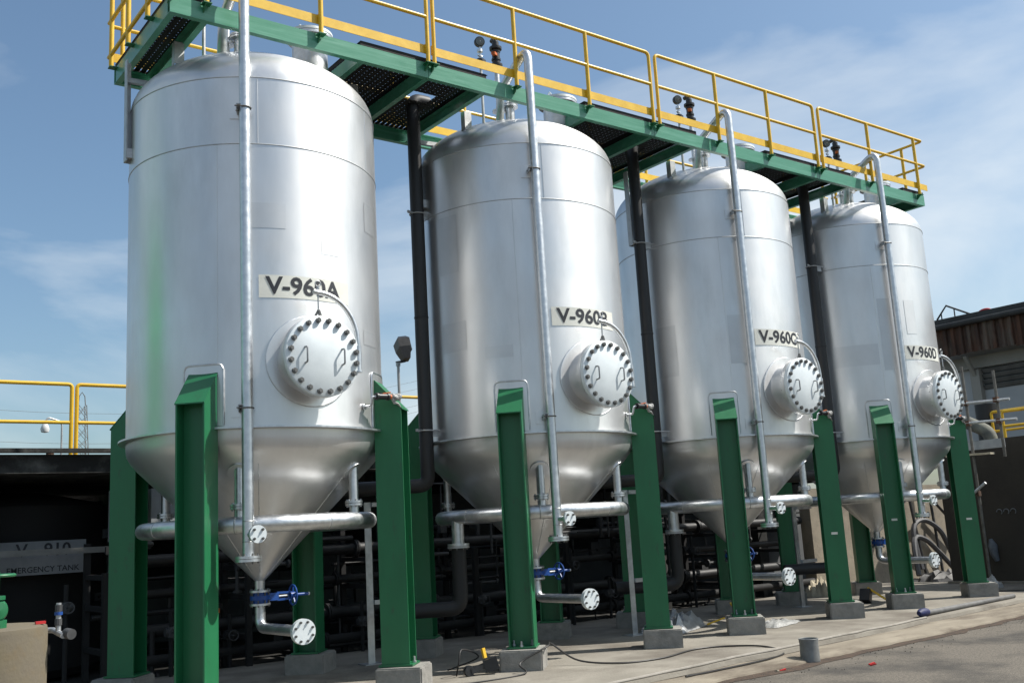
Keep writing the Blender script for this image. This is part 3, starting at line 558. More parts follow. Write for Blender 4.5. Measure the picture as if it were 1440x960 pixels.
b = MB(); b.lathe([(.001, 7.380), (.075, 7.380), (.08, 7.394), (.08, 7.424), (.06, 7.431), (.05, 7.434), (.05, 7.475), (.06, 7.479), (.06, 7.502), (.05, 7.506), (.05, 7.584), (.058, 7.591), (.058, 7.611), (.045, 7.615), (.045, 7.625), (.078, 7.628), (.08, 7.638), (.08, 7.662), (.05, 7.669), (.045, 7.672), (.045, 7.734), (.03, 7.747), (.03, 7.774), (.001, 7.774)], (vx, vy, 0), 22); part('body', b, M['pvc'], vs0)
b = MB(); b.beam((vx-.03, vy-.03, 7.543), (vx-.12, vy-.10, 7.516), .05, .035); part('lever', b, M['orange'], vs0)
b = MB(); b.tube(fillet([(vx, vy, 7.761), (vx, vy, 7.795), (vx+.02, vy+.10, 7.795)], .03, 4), .03, 12); part('elbow', b, M['pvc'], vs0)
index_kids()
for i in range(4):
    o = ga if i == 0 else copy_tree(ga, (i*S, 0, 0)); o['label'] = 'round dark pressure gauge on a thin stem above the roof of tank %s' % TN[i]
    o = vs0 if i == 0 else copy_tree(vs0, (i*S, 0, 0)); o['label'] = 'black plastic valve stack with orange lever above the roof of tank %s' % TN[i]

# ---------------------------------------------------------------- black downpipes between the tanks
for i, yy, out in ((1, .13, (-1.5, 1.15)), (2, -.13, (-.9, .9)), (3, -.38, (-.9, .9))):
    cx = i*S-(1.42 if i == 1 else 1.46)
    t = thing('black_downpipe', (cx, yy, 2.1), 'black plastic downpipe clamped to the left side of tank %s' % TN[i], 'pipe', 'black downpipes between the tanks')
    b = MB(); b.tube(fillet([(cx+.22, yy, 6.96), (cx, yy, 6.96), (cx, yy, 2.14), (cx+out[0], yy+out[1], 2.14)], .12, 8), .083, 20); part('pipe', b, M['black'], t)
    for z in (5.45, 2.78, 4.15):
        b = MB(); 
        if z == 4.15: b.lathe([(.083, -.015), (.088, -.01), (.088, .01), (.083, .015)], (cx, yy, z), 20); part('joint', b, M['black'], t); continue
        b.tube([V(cx+.2, yy+.093, z)]+[V(cx+.093*math.cos(a), yy+.093*math.sin(a), z) for a in [R90+math.pi*k/12 for k in range(13)]]+[V(cx+.2, yy-.093, z)], .008, 6); b.box((cx+.1, yy-.05, z-.03), (.14, .012, .08)); b.beam((cx-.17, yy-.06, z), (cx-.08, yy-.02, z), .02, .03); part('clamp', b, M['galvdull'], t)
for i in range(1, 4):
    cx = i*S-1.12; HO_ = MB(); HO_.add([v+V(i*S, 0, 0) for v in HO.v], HO.f, True); part('header_outlet', HO_, M['galv'], tanks[i])
    t = thing('black_drop_pipe', (cx, 0, .2), 'black pipe dropping from the ring header of tank %s to the low pipe run behind' % TN[i], 'pipe', 'black drop pipes under the ring headers')
    b = MB(); b.tube(fillet([(cx, 0, 1.40), (cx, 0, .72), (cx-.75, .45, .72)], .14, 8), .085, 18); part('pipe', b, M['black'], t)
    b = MB(); b.lathe([(.08, 1.425), (.128, 1.425), (.128, 1.40), (.08, 1.40)], (cx, 0, 0), 28); fl = part('flange', b, M['galvdull'], t)
    bolt_ring(B_small, fl, (cx, 0, 1.40), (0, 0, -1), .105, 8)

# ---------------------------------------------------------------- galvanized pipe support posts
for x, y, zt, lab in ((5.30, .17, 2.02, 'galvanized angle post standing between tanks V-960B and V-960C'), (9.34, .56, 1.70, 'galvanized angle post standing between tanks V-960C and V-960D'), (1.78, .95, 2.0, 'galvanized angle post half hidden between tanks V-960A and V-960B')):
    t = thing('support_post', (x, y, ZP), lab, 'post', 'galvanized pipe support posts')
    b = MB(); b.box((x, y, (zt+ZP)/2+.004), (.09, .008, zt-ZP-.008)); b.box((x+.041, y+.045, (zt+ZP)/2+.004), (.008, .08, zt-ZP-.008)); part('angle', b, M['galv'], t)
    b = MB(); b.box((x, y+.03, ZP+.006), (.24, .2, .012)); part('base_plate', b, M['galvdull'], t)
    for z_ in (zt-.03, .82): b = MB(); b.beam((x+.05, y-.01, z_), (x+.42, y-.01, z_), .05, .05); part('arm', b, M['galv'], t)
    for ax_ in (.12,): b = MB(); b.tube([V(x+.22+.09*math.cos(a), y-.01, zt+.05+.09*math.sin(a)) for a in [math.pi*k/10 for k in range(11)]], .007, 6); part('u_bolt', b, M['galvdull'], t)

# ---------------------------------------------------------------- raised deck and dark plant behind the tanks
dk = thing('raised_deck', (0, 4.5, 0), 'mottled black concrete deck raised on columns behind the tanks', 'deck')
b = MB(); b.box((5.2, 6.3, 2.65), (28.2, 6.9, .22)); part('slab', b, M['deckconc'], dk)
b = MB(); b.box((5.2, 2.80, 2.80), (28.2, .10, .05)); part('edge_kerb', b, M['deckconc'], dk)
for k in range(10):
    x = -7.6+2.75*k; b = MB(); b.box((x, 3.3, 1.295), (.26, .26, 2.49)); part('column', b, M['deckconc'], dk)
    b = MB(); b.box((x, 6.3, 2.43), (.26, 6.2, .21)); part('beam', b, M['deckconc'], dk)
bw = thing('pump_house', (1, 8.2, 0), 'dim grey building wall with dark openings beneath the raised deck', 'building')
b = MB(); b.box((5.2, 8.0, 1.25), (28.2, .2, 2.4)); part('wall', b, M['greywall'], bw)
for k in range(12):
    x = -7.5+1.85*k; b = MB(); b.box((x, 7.87, 1.45), (1.0, .06, .75)); w_ = part('window', b, M['darksteel'], bw)
    b = MB(); b.box((x, 7.83, 1.06), (1.1, .10, .04)); part('sill', b, M['greywall'], w_)
def deck_rail(x0, x1, posts, lab):
    y = 3.15; t = thing('deck_handrail', ((x0+x1)/2, y, 2.76), lab, 'handrail', 'yellow handrails on the raised deck')
    b = MB(); b.tube(fillet([(x0, y, 2.76), (x0, y, 3.655), (x1, y, 3.655), (x1, y, 2.76)], .05, 5), .024, 10); part('hoop', b, M['yellow'], t)
    b = MB(); b.tube([(x0+.02, y, 3.18), (x1-.02, y, 3.18)], .022, 10); part('mid_rail', b, M['yellow'], t)
    for x in posts: b = MB(); b.tube([(x, y, 2.76), (x, y, 3.645)], .024, 10); part('post', b, M['yellow'], t)
deck_rail(-4.6, -1.10, [-3.5, -2.3], 'yellow deck handrail at the far left, ending beside the twin posts')
deck_rail(-1.04, 2.6, [.1, 1.4], 'yellow deck handrail passing behind tank V-960A')
deck_rail(2.66, 6.4, [3.4, 5.1], 'yellow deck handrail glimpsed between tanks V-960A and V-960B')
# emergency tank with its sign
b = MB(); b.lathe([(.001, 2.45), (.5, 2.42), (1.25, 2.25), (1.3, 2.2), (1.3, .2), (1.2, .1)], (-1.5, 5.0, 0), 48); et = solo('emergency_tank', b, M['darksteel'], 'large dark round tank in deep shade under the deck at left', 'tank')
sg = thing('tank_sign', (-1.35, 3.5, 1.36), 'white sign reading V-910 EMERGENCY TANK in the shade at left', 'sign')
b = MB(); b.box((-1.30, 3.5, 1.565), (.98, .015, .40)); part('board', b, M['dimwhite'], sg)
for s_, sz, z in (('V - 910', .21, 1.655), ('EMERGENCY TANK', .095, 1.425)):
    tv, tf = txt(s_, sz, .004 if sz > .15 else .001); b = MB(); b.add([(-1.30+v.x, 3.489, z+v.y) for v in tv], tf); part('lettering', b, M['ink'], sg)
for x in (-1.7, -.9): b = MB(); b.box((x, 3.60, 1.55), (.04, .19, .04)); part('bracket', b, M['darksteel'], sg)
gr = thing('guard_rail', (-2.4, 3.1, .06), 'dull grey guard rail crossing in front of the emergency tank sign', 'rail')
b = MB(); b.beam((-4.2, 3.1, 1.635), (-.62, 3.1, 1.625), .04, .07); part('rail', b, M['railgrey'], gr)
for x in (-.62, -2.9): b = MB(); b.tube([(x, 3.1, .06), (x, 3.1, 1.66)], .03, 10); part('post', b, M['darkgalv'], gr)
cb = thing('cabinet', (-.62, 3.0, 1.5), 'grey electrical cabinet behind the rear left leg of tank V-960A', 'cabinet')
b = MB(); b.box((-.45, 3.0, 2.02), (.40, .22, .62)); part('box', b, M['lightgrey'], cb)
b = MB(); b.box((-.45, 2.884, 2.02), (.36, .008, .58)); part('door', b, M['lightgrey'], cb)
b = MB(); b.box((-.45, 3.0, .88), (.06, .06, 1.65)); part('stand', b, M['darksteel'], cb)
b = MB(); b.box((.12, 3.2, 2.05), (.5, .2, .6)); solo('cabinet', b, M['lightgrey'], 'second grey cabinet mostly hidden behind the cone of tank V-960A', 'cabinet')
# pipe runs
runs = [(1.45, 2.7, .075, 'black', 'upper'), (1.05, 2.9, .055, 'black', 'middle'), (.62, 2.75, .08, 'black', 'lower'), (1.75, 3.6, .06, 'darksteel', 'high thin'), (.30, 2.5, .06, 'darksteel', 'lowest thin')]
for z, y, r, mt, nm in runs:
    t = thing('pipe_run', (2, y, z), '%s dark pipe running the length of the row behind the tanks' % nm, 'pipe', 'dark pipe runs behind the tanks')
    b = MB(); b.tube([(-.4, y, z), (12.2, y, z)], r, 16); part('pipe', b, M[mt], t)
    for k in range(6):
        x = .1+1.7*k+z*.5; b = MB(); b.lathe([(r*.9, -.03), (r*1.6, -.03), (r*1.6, -.004), (r*1.02, -.002), (r*1.02, .002), (r*1.6, .004), (r*1.6, .03), (r*.9, .03)], (x, y, z), 20, (1, 0, 0)); part('flange', b, M['darkgalv' if k % 3 == 0 else mt], t)
rk = thing('pipe_rack', (2, 2.8, .05), 'low dark steel rack carrying the pipe runs behind the tanks', 'rack')
for k in range(9):
    x = -2.6+1.72*k; b = MB(); b.beam((x, 2.35, .05), (x, 2.35, 1.35), .07, .07); part('upright', b, M['darksteel'], rk); b = MB(); b.beam((x, 3.15, .05), (x, 3.15, 1.7), .07, .07); part('upright', b, M['darksteel'], rk)
    for z in (.46, .94, 1.30): b = MB(); b.beam((x, 2.39, z), (x, 3.11, z), .06, .06); part('crossbar', b, M['darksteel'], rk)
rnd = random.Random(3)
for k in range(12):
    x = -1.2+.9*k+rnd.uniform(-.2, .2); y = rnd.uniform(2.15, 2.5); z = rnd.choice((.62, 1.05, 1.0, .5))
    t = thing('small_valve', (x, y, .06), 'small %s valve on a thin pipe in the dark run, %s' % (('grey', 'steel', 'dark')[k % 3], ('behind tank V-960A', 'between tanks V-960A and V-960B', 'behind tank V-960B', 'between tanks V-960B and V-960C', 'behind tank V-960C', 'between tanks V-960C and V-960D')[min(5, k//2)]), 'valve', 'small valves in the dark pipe runs')
    b = MB(); b.tube([(x, y, .05), (x, y, z+.25)], .025, 10); part('pipe', b, M['darksteel'], t)
    b = MB(); b.cyl((x-.07, y, z), (x+.07, y, z), .05, seg=12); b.cyl((x, y, z-.06), (x, y, z+.06), .055, seg=12); part('body', b, M['darksteel' if k % 3 == 2 else 'darkgalv'], t)
    b = MB(); b.cyl((x, y-.05, z), (x, y-.13, z), .010, seg=8); b.tube([V(x+.06*math.cos(a), y-.13, z+.06*math.sin(a)) for a in [2*math.pi*j/14 for j in range(15)]], .008, 6); part('handwheel', b, M['darkgalv'], t)
tr = random.Random(11)
for mt, cnt, nm in (('darkgalv', 70, 'shade-darkened grey'), ('black', 90, 'black')):
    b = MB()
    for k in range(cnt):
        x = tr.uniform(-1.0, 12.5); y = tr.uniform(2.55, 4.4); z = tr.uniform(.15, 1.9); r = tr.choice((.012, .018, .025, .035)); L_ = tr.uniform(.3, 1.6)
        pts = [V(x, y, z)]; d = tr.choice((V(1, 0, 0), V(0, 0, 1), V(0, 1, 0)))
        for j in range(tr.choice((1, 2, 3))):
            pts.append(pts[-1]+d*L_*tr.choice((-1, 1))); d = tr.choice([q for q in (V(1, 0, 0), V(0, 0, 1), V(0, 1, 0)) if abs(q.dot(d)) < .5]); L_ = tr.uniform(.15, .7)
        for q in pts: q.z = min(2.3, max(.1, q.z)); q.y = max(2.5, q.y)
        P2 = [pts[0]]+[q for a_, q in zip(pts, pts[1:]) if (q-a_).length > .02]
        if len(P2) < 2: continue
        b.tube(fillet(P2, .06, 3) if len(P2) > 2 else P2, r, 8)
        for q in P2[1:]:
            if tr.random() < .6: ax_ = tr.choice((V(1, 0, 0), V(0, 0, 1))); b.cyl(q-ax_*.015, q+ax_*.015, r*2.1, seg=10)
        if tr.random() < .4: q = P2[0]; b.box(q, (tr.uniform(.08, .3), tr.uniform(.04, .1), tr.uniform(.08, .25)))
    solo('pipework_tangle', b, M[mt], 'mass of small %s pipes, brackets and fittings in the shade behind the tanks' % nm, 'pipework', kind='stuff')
b = MB(); b.box((.28, 2.05, .83), (.14, .05, .05)); b.cyl((.28, 2.05, .4), (.28, 2.05, .81), .02, seg=8); solo('valve_lever', b, M['orange'], 'small orange lever low in the dark pipes left of the tank V-960A outlet', 'lever')

# ---------------------------------------------------------------- floodlight, lamp, tower
fl = thing('floodlight', (1.55, 2.85, 2.76), 'black floodlight on a grey pole beside the black downpipe', 'floodlight')
def P(o): return o
fx, fy = 3.41, 2.85
fl.location = (fx, fy, 2.8); ORG[fl] = V(fx, fy, 2.8)
b = MB(); b.tube([(fx, fy, 2.8), (fx, fy, 4.10)], .022, 10); b.cyl((fx, fy, 4.07), (fx, fy, 4.12), .035, seg=10); b.cyl((fx, fy, 3.32), (fx, fy, 3.42), .045, seg=10); part('pole', b, M['galvdull'], fl)
b = MB(); b.beam((fx-.03, fy, 4.12), (fx+.12, fy, 4.15), .04, .035); part('bracket', b, M['pvc'], fl)
hx = MB(); c = V(fx+.10, fy+.0, 4.33); Mx = Euler((math.radians(-8), math.radians(16), math.radians(75))).to_matrix()
for z0, z1, w0, w1, d0, d1 in ((-.18, .0, .07, .12, .05, .09), (.0, .13, .12, .125, .09, .095), (.13, .18, .125, .08, .095, .06)):
    q = [V(a*w, bb*dd, z) for z, w, dd in ((z0, w0, d0), (z1, w1, d1)) for a, bb in ((-1, -1), (1, -1), (1, 1), (-1, 1))]
    hx.add([Mx @ k_+c for k_ in q], [(3, 2, 1, 0), (4, 5, 6, 7), (0, 1, 5, 4), (1, 2, 6, 5), (2, 3, 7, 6), (3, 0, 4, 7)])
part('head', hx, M['pvc'], fl)
b = MB(); b.box(Mx @ V(.0, -.097, .03)+c, (.18, .012, .18), Mx); part('lens', b, M['glass'], fl)
lp = thing('yard_lamp', (-.95, 4.6, 2.8), 'small white yard lamp hanging from a curved grey pole at far left', 'lamp')
lx, ly = -.98, 4.4
b = MB(); b.tube(fillet([(lx+.06, ly, 2.76), (lx+.06, ly, 3.34), (lx-.12, ly, 3.40), (lx-.15, ly, 3.32)], .08, 6), .012, 8); part('pole', b, M['galvdull'], lp)
b = MB(); b.lathe([(.02, .06), (.035, .045), (.058, -.015), (.047, -.06), (.001, -.07)], (lx-.15, ly, 3.26), 18); part('lamp_shade', b, M['white'], lp)
b = MB(); b.box((lx-.08, ly, 2.82), (.14, .14, .12)); b.cyl((lx-.08, ly, 2.88), (lx-.08, ly, 2.95), .05, seg=10); part('base_box', b, M['rust'], lp)
tw = thing('transmission_tower', (35.3, 150, 0), 'distant grey lattice transmission tower behind the yellow rail', 'tower')
b = MB(); tx, ty, th = 35.3, 150, 25.8
for a, c in SG: b.beam((tx+a*1.5, ty+c*1.5, 0), (tx+a*.55, ty+c*.55, th-2), .10, .10)
for k in range(14):
    z0, z1 = k*(th-2)/14, (k+1)*(th-2)/14; w0, w1 = 1.5-.95*k/14, 1.5-.95*(k+1)/14
    for a, c in ((-1, 1), (1, -1)): b.beam((tx+a*w0, ty-w0, z0), (tx+c*w1, ty-w1, z1), .06, .06); b.beam((tx+a*w0, ty+w0, z0), (tx+c*w1, ty+w1, z1), .06, .06); b.beam((tx+a*w0, ty-a*w0, z0), (tx+a*w1, ty+a*w1, z1), .06, .06)
b.tube([(tx-.5, ty, th-2), (tx-.4, ty, th-.6), (tx, ty, th), (tx+.4, ty, th-.6), (tx+.5, ty, th-2)], .07, 6)
part('lattice', b, M['louvre'], tw, kind='stuff')
wr = MB()
for k, z in enumerate((22.8, 21.3, 18.2, 17.0, 14.3, 12.8)):
    pts = [(tx+(u-.5)*240, ty+2+(.25 if k % 2 else -.3), z+((u-.5)*2)**2*7.5*4-0) for u in [j/40 for j in range(41)]]; wr.tube(pts, .022, 4)
part('power_line', wr, M['louvre'], tw, kind='stuff')

# ---------------------------------------------------------------- right side: walls, building, scaffold
b = MB(); b.box((14.45, -4.6, 1.36), (.30, 11.0, 2.76)); wl = solo('bund_wall', b, M['darkwall'], 'tall dark brown bund wall closing the yard at the right', 'wall')
b = MB(); b.box((14.2, -4.6, .135), (.16, 11, .05)); solo('wall_kerb', b, M['pad'], 'low pale kerb along the foot of the dark bund wall', 'kerb')
b = MB(); b.box((15.5, 2.62, 1.02), (6.4, .25, 2.05)); solo('beige_wall', b, M['beige'], 'sunlit beige concrete wall standing behind tank V-960D', 'wall')
BX = 25
bd = thing('workshop', (29, 0, 0), 'workshop with rusty cladding under its roof edge and grey louvres at far right', 'building')
b = MB(); b.box((BX+4, -3.1, 3.2), (8, 19.8, 6.4)); part('wall', b, M['wallpale'], bd)
b = MB(); b.box((BX+3.7, -3.1, 6.98), (8.9, 20.4, .22)); part('roof_edge', b, M['gutter'], bd)
b = MB(); b.tube([(BX-.82, 7.1, 6.84), (BX-.82, -13.3, 6.84)], .09, 10); part('gutter', b, M['gutter'], bd)
for k in range(40):
    y = 6.95-.5*k; b = MB(); y0 = y
    pr = [(BX-.70, y0), (BX-.70, y0-.10), (BX-.76, y0-.13), (BX-.76, y0-.22), (BX-.70, y0-.25), (BX-.70, y0-.35), (BX-.76, y0-.38), (BX-.76, y0-.47), (BX-.70, y0-.495)]
    zb = 5.93+random.uniform(-.03, .03)
    b.prism([(x, yy, zb) for x, yy in pr]+[(x+.015, yy, zb) for x, yy in pr[::-1]], (0, 0, .92)); part('cladding_panel', b, M['rust'], bd)
b = MB(); b.box((BX-.06, -3.1, 5.72), (.16, 19.8, .36)); part('band', b, M['wallband'], bd)
for k in range(8):
    y = 5.55-2.45*k; b = MB(); b.box((BX-.10, y, 2.75), (.24, .28, 5.5)); part('column', b, M['wallband'], bd)
    b = MB(); b.beam((BX-.12, y, 5.25), (BX-.62, y, 5.88), .10, .10); part('strut', b, M['wallband'], bd)
    b = MB(); b.box((BX+.0, y-1.225, 5.20), (.05, 2.12, .64)); lv = part('louvre', b, M['gutter'], bd)
    for j in range(4): b = MB(); b.beam((BX-.075, y-.17, 4.95+.16*j), (BX-.075, y-2.28, 4.95+.16*j), .015, .13, .6); part('blade', b, M['louvre'], lv)
rr = thing('roof_rail', (BX+.2, 6, 7.1), 'thin dark guard rail standing on the workshop roof corner', 'rail')
b = MB(); q = [(BX, 6.62, 7.08), (BX, 6.60, 7.25), (BX, 6.26, 7.62), (BX, 5.45, 7.16)]; b.tube(q, .03, 8); b.tube([(BX, 6.45, 7.42), (BX, 6.45, 7.08)], .022, 6); b.tube([(BX, 6.02, 7.48), (BX, 6.02, 7.08)], .022, 6); part('frame', b, M['gutter'], rr)
b = MB(); b.tube([V(BX, 5.07+.20*math.cos(a), 7.14+.10*math.sin(a)) for a in [math.pi*k/8 for k in range(9)]], .05, 8); solo('red_vent', b, M['red'], 'small red curved vent on top of the workshop roof', 'vent')
sc = thing('scaffold', (13.5, -.6, ZP), 'rusty scaffold tubes standing against the dark bund wall', 'scaffold')
for y, z0, z1 in ((-.29, ZP, 4.06), (-.87, 2.36, 3.90)): b = MB(); b.tube([(13.5, y, z0), (13.5, y, z1)], .026, 10); part('standard', b, M['scaf'], sc)
for z, ya, yb, mt in ((3.39, .15, -1.12, 'galvdull'), (3.03, .1, -1.2, 'galvdull')): b = MB(); b.tube([(13.45, ya, z), (13.45, yb, z-.04)], .026, 10); part('ledger', b, M[mt], sc)
b = MB(); b.tube([(13.4, .12, 1.50), (13.4, -.50, 1.93)], .026, 10); part('brace', b, M['galvdull'], sc)
for y, z in ((-.29, 3.38), (-.87, 3.37), (-.29, 3.01), (-.87, 2.99), (-.29, 1.75)): b = MB(); b.box((13.47, y, z), (.09, .08, .09)); part('coupler', b, M['rust'], sc)
b = MB(); b.beam((13.75, .35, 2.62), (13.75, -.75, 2.62), .10, .16); solo('steel_beam', b, M['lightgrey'], 'grey steel beam with rusty end resting on the bund wall by the scaffold', 'beam')
b = MB(); b.beam((13.5, .2, 2.46), (13.5, -.65, 2.44), .16, .035); solo('plank', b, M['timber'], 'pale timber plank lying under the grey steel beam', 'plank')
lg = thing('lagged_pipe', (16.6, .8, 2.7), 'worn lagged pipe elbow with a black drum above the bund wall', 'pipe')
b = MB(); b.tube(fillet([(15.8, 2.4, 3.42), (15.8, 1.0, 3.22), (15.8, .58, 2.98), (15.8, .50, 2.3)], .25, 8), .13, 18); part('lagging', b, M['insul'], lg)
b = MB(); b.cyl((16.6, 1.0, 2.5), (16.6, 1.0, 3.62), .22, seg=24); part('drum', b, M['black'], lg)
yr = thing('wall_handrail', (15.4, 0, 2.74), 'yellow handrail on top of the bund wall at the right edge', 'handrail')
b = MB(); b.tube(fillet([(15.0, -.15, 2.7), (15.0, -.15, 3.28), (15.0, -3, 3.28)], .05, 4), .026, 10); b.tube([(15.0, -.15, 3.0), (15.0, -3, 3.0)], .026, 10); b.tube([(15.0, -.15, 2.7), (15.0, -.15, 2.98)], .03, 10); part('near_rail', b, M['yellow'], yr)
b = MB(); b.tube(fillet([(16.4, .80, 2.6), (16.4, .80, 3.42), (16.4, -2.5, 3.46)], .05, 4), .028, 10); b.tube([(16.4, .80, 3.02), (16.4, -2.5, 3.06)], .026, 10); b.tube([(16.6, 2.0, 2.5), (16.6, 2.0, 3.1)], .03, 8); part('far_rail', b, M['yellow'], yr)
b = MB()
for u in range(6):
    for w_ in range(3): b.box((14.285+.0, -.35+.05*u, .55+.10*w_+.01*math.sin(u)), (.03, .055, .11), Euler((.1*u, 0, 0)).to_matrix())
b = MB(); b.tube([(14.22, .0, .92), (14.21, -.03, .80), (14.2, -.04, .66), (14.21, -.08, .52)], [.03, .08, .07, .04], 10); solo('hanging_rag', b, M['raggrey'], 'pale blue grey rag bundle hanging low on the dark bund wall', 'rag')
b = MB()
for k in range(3): b.tube([V(14.293, -.20-.13*k+.05*math.cos(a), 1.40+.05*math.sin(a)) for a in [j*.5 for j in range(9)]], .010, 6)
solo('chalk_mark', b, M['greywall'], 'faint grey chalk squiggles on the dark bund wall', 'mark')

# ---------------------------------------------------------------- loose things on the pad
def sheet(name, c, sx, sy, h, m, label, cat, seed, rz=0, nx=14):
    b = MB(); vs = []
    for j in range(nx+1):
        for i_ in range(nx+1):
            u, w_ = i_/nx*2-1, j/nx*2-1; ed_ = max(0, 1-max(abs(u), abs(w_))**4)
            q = V(u*sx*(1+.2*noise.noise(V(w_*2, seed, 0))), w_*sy*(1+.25*noise.noise(V(u*2, seed, 3))), 0); z = h*ed_*(.45+.75*abs(noise.noise(V(u*2.3, w_*2.3, seed)))+.3*noise.noise(V(u*6, w_*6, seed)))+.006
            q.rotate(Euler((0, 0, rz))); vs.append(V(c[0], c[1], c[2])+q+V(0, 0, max(.004, z)))
    b.add(vs, [(j*(nx+1)+i_, j*(nx+1)+i_+1, (j+1)*(nx+1)+i_+1, (j+1)*(nx+1)+i_) for j in range(nx) for i_ in range(nx)], True); return solo(name, b, m, label, cat)
sheet('plastic_sheet', (7.05, -.75, ZP), .42, .20, .07, M['wrap'], 'crumpled clear plastic sheet on the pad right of the tank V-960B front', 'sheet', 2.2, .3)
sheet('plastic_sheet', (6.0, .15, ZP), .5, .3, .30, M['galvdull'], 'grey tarpaulin heap behind the front right plinth of tank V-960B', 'tarpaulin', 5.1, .4)
sheet('plastic_bag', (13.2, -.45, ZP), .20, .16, .22, M['wrap'], 'white plastic bag on the pad near the bund wall', 'bag', 8.4, .2)
sheet('sack', (11.3, 1.7, ZP), .36, .22, .36, M['timber'], 'tan sack lying behind tank V-960D legs', 'sack', 11.0, .4)
sheet('rubbish_heap', (15.4, 1.5, .0), 1.0, .4, .45, M['cable'], 'dark heap of hoses against the beige wall', 'heap', 14.0, -.2)
cn = thing('metal_can', (5.0, -2.85, 0), 'dented grey metal can standing at the edge of the asphalt', 'can')
b = MB(); b.lathe([(.001, .004), (.10, .004), (.103, .01), (.10, .03), (.101, .10), (.098, .19), (.103, .245), (.098, .246), (.094, .22), (.001, .205)], (5.0, -2.85, 0), 28); part('body', b, M['can'], cn)
b = MB(); b.tube([V(5.0+.101*math.cos(a), -2.85+.101*math.sin(a), .246) for a in [2*math.pi*k/24 for k in range(25)]], .005, 6); part('rim', b, M['can'], cn)
pp = thing('loose_pipe', (9.8, -1.85, ZP), 'grey pipe with blue wrapped end lying along the pad edge', 'pipe')
b = MB(); b.tube([(8.65, -1.99, ZP+.04), (10.0, -1.86, ZP+.033), (11.5, -1.72, ZP+.03)], .036, 14); part('pipe', b, M['hosegrey'], pp)
b = MB(); b.tube([(8.45, -2.01, ZP+.055), (8.52, -2.0, ZP+.056), (8.62, -1.995, ZP+.056), (8.68, -1.99, ZP+.055)], [.03, .056, .054, .048], 12); part('end_wrap', b, M['navy'], pp)
b = MB(); b.tube([(x, e1(x)+.035+jit(x, .015, 5), ZP+.010) for x in [-1.5+.3*k for k in range(34)]], .016, 8); solo('edge_conduit', b, M['kerbpale'], 'pale conduit lying along the step of the concrete pad', 'conduit')
tl = thing('cutting_tool', (2.05, -1.0, ZP), 'black and yellow power tool leaning on the front left plinth of tank V-960B', 'tool')
b = MB(); b.beam((2.02, -1.02, ZP+.08), (2.14, -1.10, ZP+.12), .10, .12); b.beam((1.86, -1.0, ZP+.05), (2.02, -1.03, ZP+.09), .06, .05); b.cyl((1.84, -1.02, ZP+.055), (1.845, -.97, ZP+.055), .055, seg=14); part('body', b, M['pvc'], tl)
b = MB(); b.beam((2.05, -1.0, ZP+.16), (2.04, -.98, ZP+.26), .03, .035); part('handle', b, M['yellow'], tl)
tl = thing('hand_tool', (11.1, .6, ZP), 'dark tool with yellow handle beside the rear plinths of tank V-960D', 'tool')
b = MB(); b.beam((10.1, -.05, ZP+.03), (10.2, -.02, ZP+.2), .16, .12); part('head', b, M['pvc'], tl)
b = MB(); b.beam((10.2, -.05, ZP+.24), (10.42, -.25, ZP+.02), .04, .03); part('handle', b, M['yellow'], tl)
b = MB(); b.beam((7.3, .25, ZP+.24), (7.0, -.25, ZP+.03), .035, .025); b.beam((6.5, .0, ZP+.03), (6.75, -.1, ZP+.1), .02, .02); solo('marker_stick', b, M['yellow'], 'yellow stick leaning near the front left plinth of tank V-960C', 'stick')
def cable(name, pts, r, m, label, cat='cable'):
    P_ = [Vector(p) for p in pts]; out = []
    for i_ in range(len(P_)-1):
        p0, p1, p2, p3 = P_[max(i_-1, 0)], P_[i_], P_[i_+1], P_[min(i_+2, len(P_)-1)]
        for k in range(8):
            t = k/8; out.append(.5*((2*p1)+(-p0+p2)*t+(2*p0-5*p1+4*p2-p3)*t*t+(-p0+3*p1-3*p2+p3)*t**3))
    out.append(P_[-1]); b = MB(); b.tube(out, r, 7); return solo(name, b, m, label, cat)
cable('power_cable', [(.6, -1.35, ZP+.01), (1.4, -1.45, ZP+.01), (2.2, -1.45, ZP+.012), (2.28, -1.30, ZP+.1), (2.6, -1.36, ZB+.02), (2.82, -1.15, ZB+.015), (3.0, -1.38, ZP+.05), (3.3, -1.75, ZP+.012), (3.8, -1.85, ZP+.012), (4.5, -1.65, ZP+.012), (4.9, -1.8, ZP+.012), (5.05, -2.2, ZP+.012), (5.0, -2.5, .075), (4.3, -2.68, .075), (3.2, -2.75, .075)], .010, M['cable'], 'thin black power cable looping over the front left plinth of tank V-960B')
cable('power_cable', [(1.75, -.9, ZP+.01), (1.72, -1.0, ZP+.15), (1.8, -.95, ZP+.27), (2.1, -.8, ZP+.15), (1.9, -.5, ZP+.02)], .008, M['cable'], 'short brown cable looped behind the black and yellow tool')
cable('drain_hose', [(15.4, 2.2, .3), (15.5, 2.35, 1.1), (15.9, 2.35, 1.30), (16.4, 2.3, 1.07), (16.7, 2.3, .66), (16.86, 2.2, .1)], .055, M['hose'], 'upper grey hose arching against the beige wall', 'hose')
cable('drain_hose', [(15.1, 2.1, .2), (15.4, 2.3, .9), (15.8, 2.3, .9), (16.26, 2.3, .62), (16.6, 2.2, .25), (16.7, 2.1, .05)], .055, M['hose'], 'lower grey hose arching against the beige wall', 'hose')
for (p0, p1, nm) in (((15.62, 2.25, .1), (15.57, 2.4, 1.75), 'upright black pole leaning on the beige wall behind tank V-960D'), ((16.35, 2.3, 1.66), (17.2, 2.3, 1.03), 'slanting black pole high on the beige wall'), ((16.25, 2.25, .1), (16.36, 2.4, 1.65), 'second upright black pole right of the hose arches')):
    b = MB(); b.tube([p0, p1], .03, 8); solo('pole', b, M['cable'], nm, 'pole')
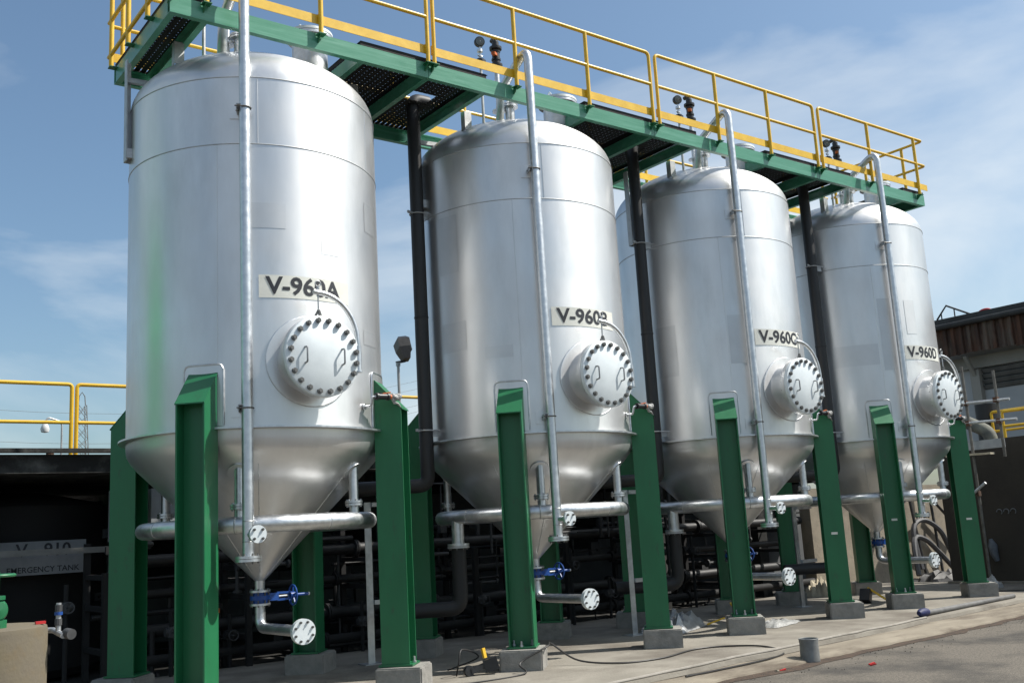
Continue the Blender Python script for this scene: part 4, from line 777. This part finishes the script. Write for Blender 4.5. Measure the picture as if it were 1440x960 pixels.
cable('ground_hose', [(13.0, -.6, ZP+.01), (12.6, -.9, ZP+.01), (12.9, -1.3, ZP+.01), (12.5, -1.5, ZP+.01)], .010, M['cable'], 'thin black cable trailing from the white plastic bag')
rb = random.Random(5)
for k, (x, y) in enumerate(((5.1, -3.55), (5.15, -3.5), (4.35, -3.0), (4.28, -2.98), (7.6, -2.62))):
    b = MB(); b.box((x, y, .014), (.045+.03*rb.random(), .025, .012), Euler((0, .2, rb.uniform(0, 3))).to_matrix()); solo('litter_scrap', b, M['red' if k != 3 else 'timber'], ['red scrap of litter alone on the asphalt, left piece', 'red scrap of litter touching another on the asphalt, right piece', 'red scrap beside the metal can at the kerb', 'tan wood scrap beside the metal can at the kerb', 'small red scrap on the kerb far right of the metal can'][k], 'litter')
b = MB()
for k in range(260):
    x = rb.uniform(2, 13); y = e2(x)-abs(rb.gauss(0, .35))+.06; s_ = rb.uniform(.004, .013); b.box((x, y, s_*.3), (s_, s_*.8, s_*.7), Euler((rb.random(), rb.random(), rb.random())).to_matrix())
o = struct('gravel', b, M['asph']); o['kind'] = 'stuff'; meta(o, 'loose grit scattered along the kerb', 'gravel')

# ---------------------------------------------------------------- tan pier with green valve at lower left
b = MB(); b.lathe([(.001, 1.21), (.31, 1.21), (.335, 1.20), (.34, 1.18), (.34, 0)], (-3.21, -3.85, 0), 56); pier = solo('concrete_pier', b, M['tan'], 'tan round concrete pier cut by the lower left corner', 'pier')
gvv = thing('green_valve', (-3.16, -4.0, 1.21), 'green round valve on top of the tan round pier at the left edge', 'valve')
b = MB(); b.lathe([(.001, -.05), (.045, -.045), (.062, -.02), (.066, 0), (.062, .02), (.045, .045), (.001, .05)], (-3.16, -4.0, 1.30), 24, (.3, -.95, 0)); part('body', b, M['green'], gvv)
b = MB(); b.cyl((-3.16, -4.0, 1.21), (-3.16, -4.0, 1.25), .06, seg=20); part('foot', b, M['green'], gvv)
b = MB(); b.cyl((-3.16, -4.0, 1.355), (-3.16, -4.0, 1.375), .05, seg=16); b.cyl((-3.16, -4.0, 1.40), (-3.16, -4.0, 1.50), .02, seg=12); part('bonnet', b, M['green'], gvv)
b = MB(); b.tube([V(-3.16+.09*math.cos(a), -4.0+.09*math.sin(a), 1.48) for a in [2*math.pi*k/20 for k in range(21)]], .009, 8); part('handwheel', b, M['green'], gvv)
tp = thing('drain_tap', (-2.80, -3.95, 1.1), 'small shiny drain tap with blue tape at the right side of the tan pier', 'tap')
b = MB(); b.tube(fillet([(-2.95, -3.72, 1.16), (-2.82, -3.78, 1.16), (-2.82, -4.02, 1.14)], .04, 5), .016, 10); b.cyl((-2.82, -3.9, 1.15), (-2.82, -3.9, 1.31), .014, seg=10); part('pipe', b, M['galvdull'], tp)
b = MB(); b.cyl((-2.82, -3.9, 1.245), (-2.82, -3.9, 1.262), .022, seg=12); part('tape', b, M['blue'], tp)
b = MB(); b.cyl((-2.80, -4.0, 1.15), (-2.785, -4.05, 1.145), .028, seg=18); part('cap', b, M['darkgalv'], tp)
for z in (1.19, 1.265): b = MB(); b.tube([(-2.82, -3.9, z), (-2.82, -3.9, z+.035)], .019, 10); part('coupling', b, M['darkgalv'], tp)
b = MB(); b.box((-2.93, -3.98, 1.218), (.05, .03, .014)); solo('red_clip', b, M['red'], 'small red clip on the top right corner of the tan pier', 'clip')
gt = thing('unseen_green_tank', (-12.5, 6.4, 0), 'unseen tall green tank added outside the left edge to mirror a green streak on tank V-960A', 'tank')  # unseen tank of assumed form, added for the green streak's reflection
b = MB(); b.lathe([(2.3, .3), (2.3, 7.4), (1.8, 7.9), (.001, 8.2)], (-12.5, 6.4, 0), 40); part('shell', b, M['palegreen'], gt)
b = MB(); b.lathe([(2.4, 0), (2.4, .3), (.001, .3)], (-12.5, 6.4, 0), 40); part('base', b, M['conc'], gt)
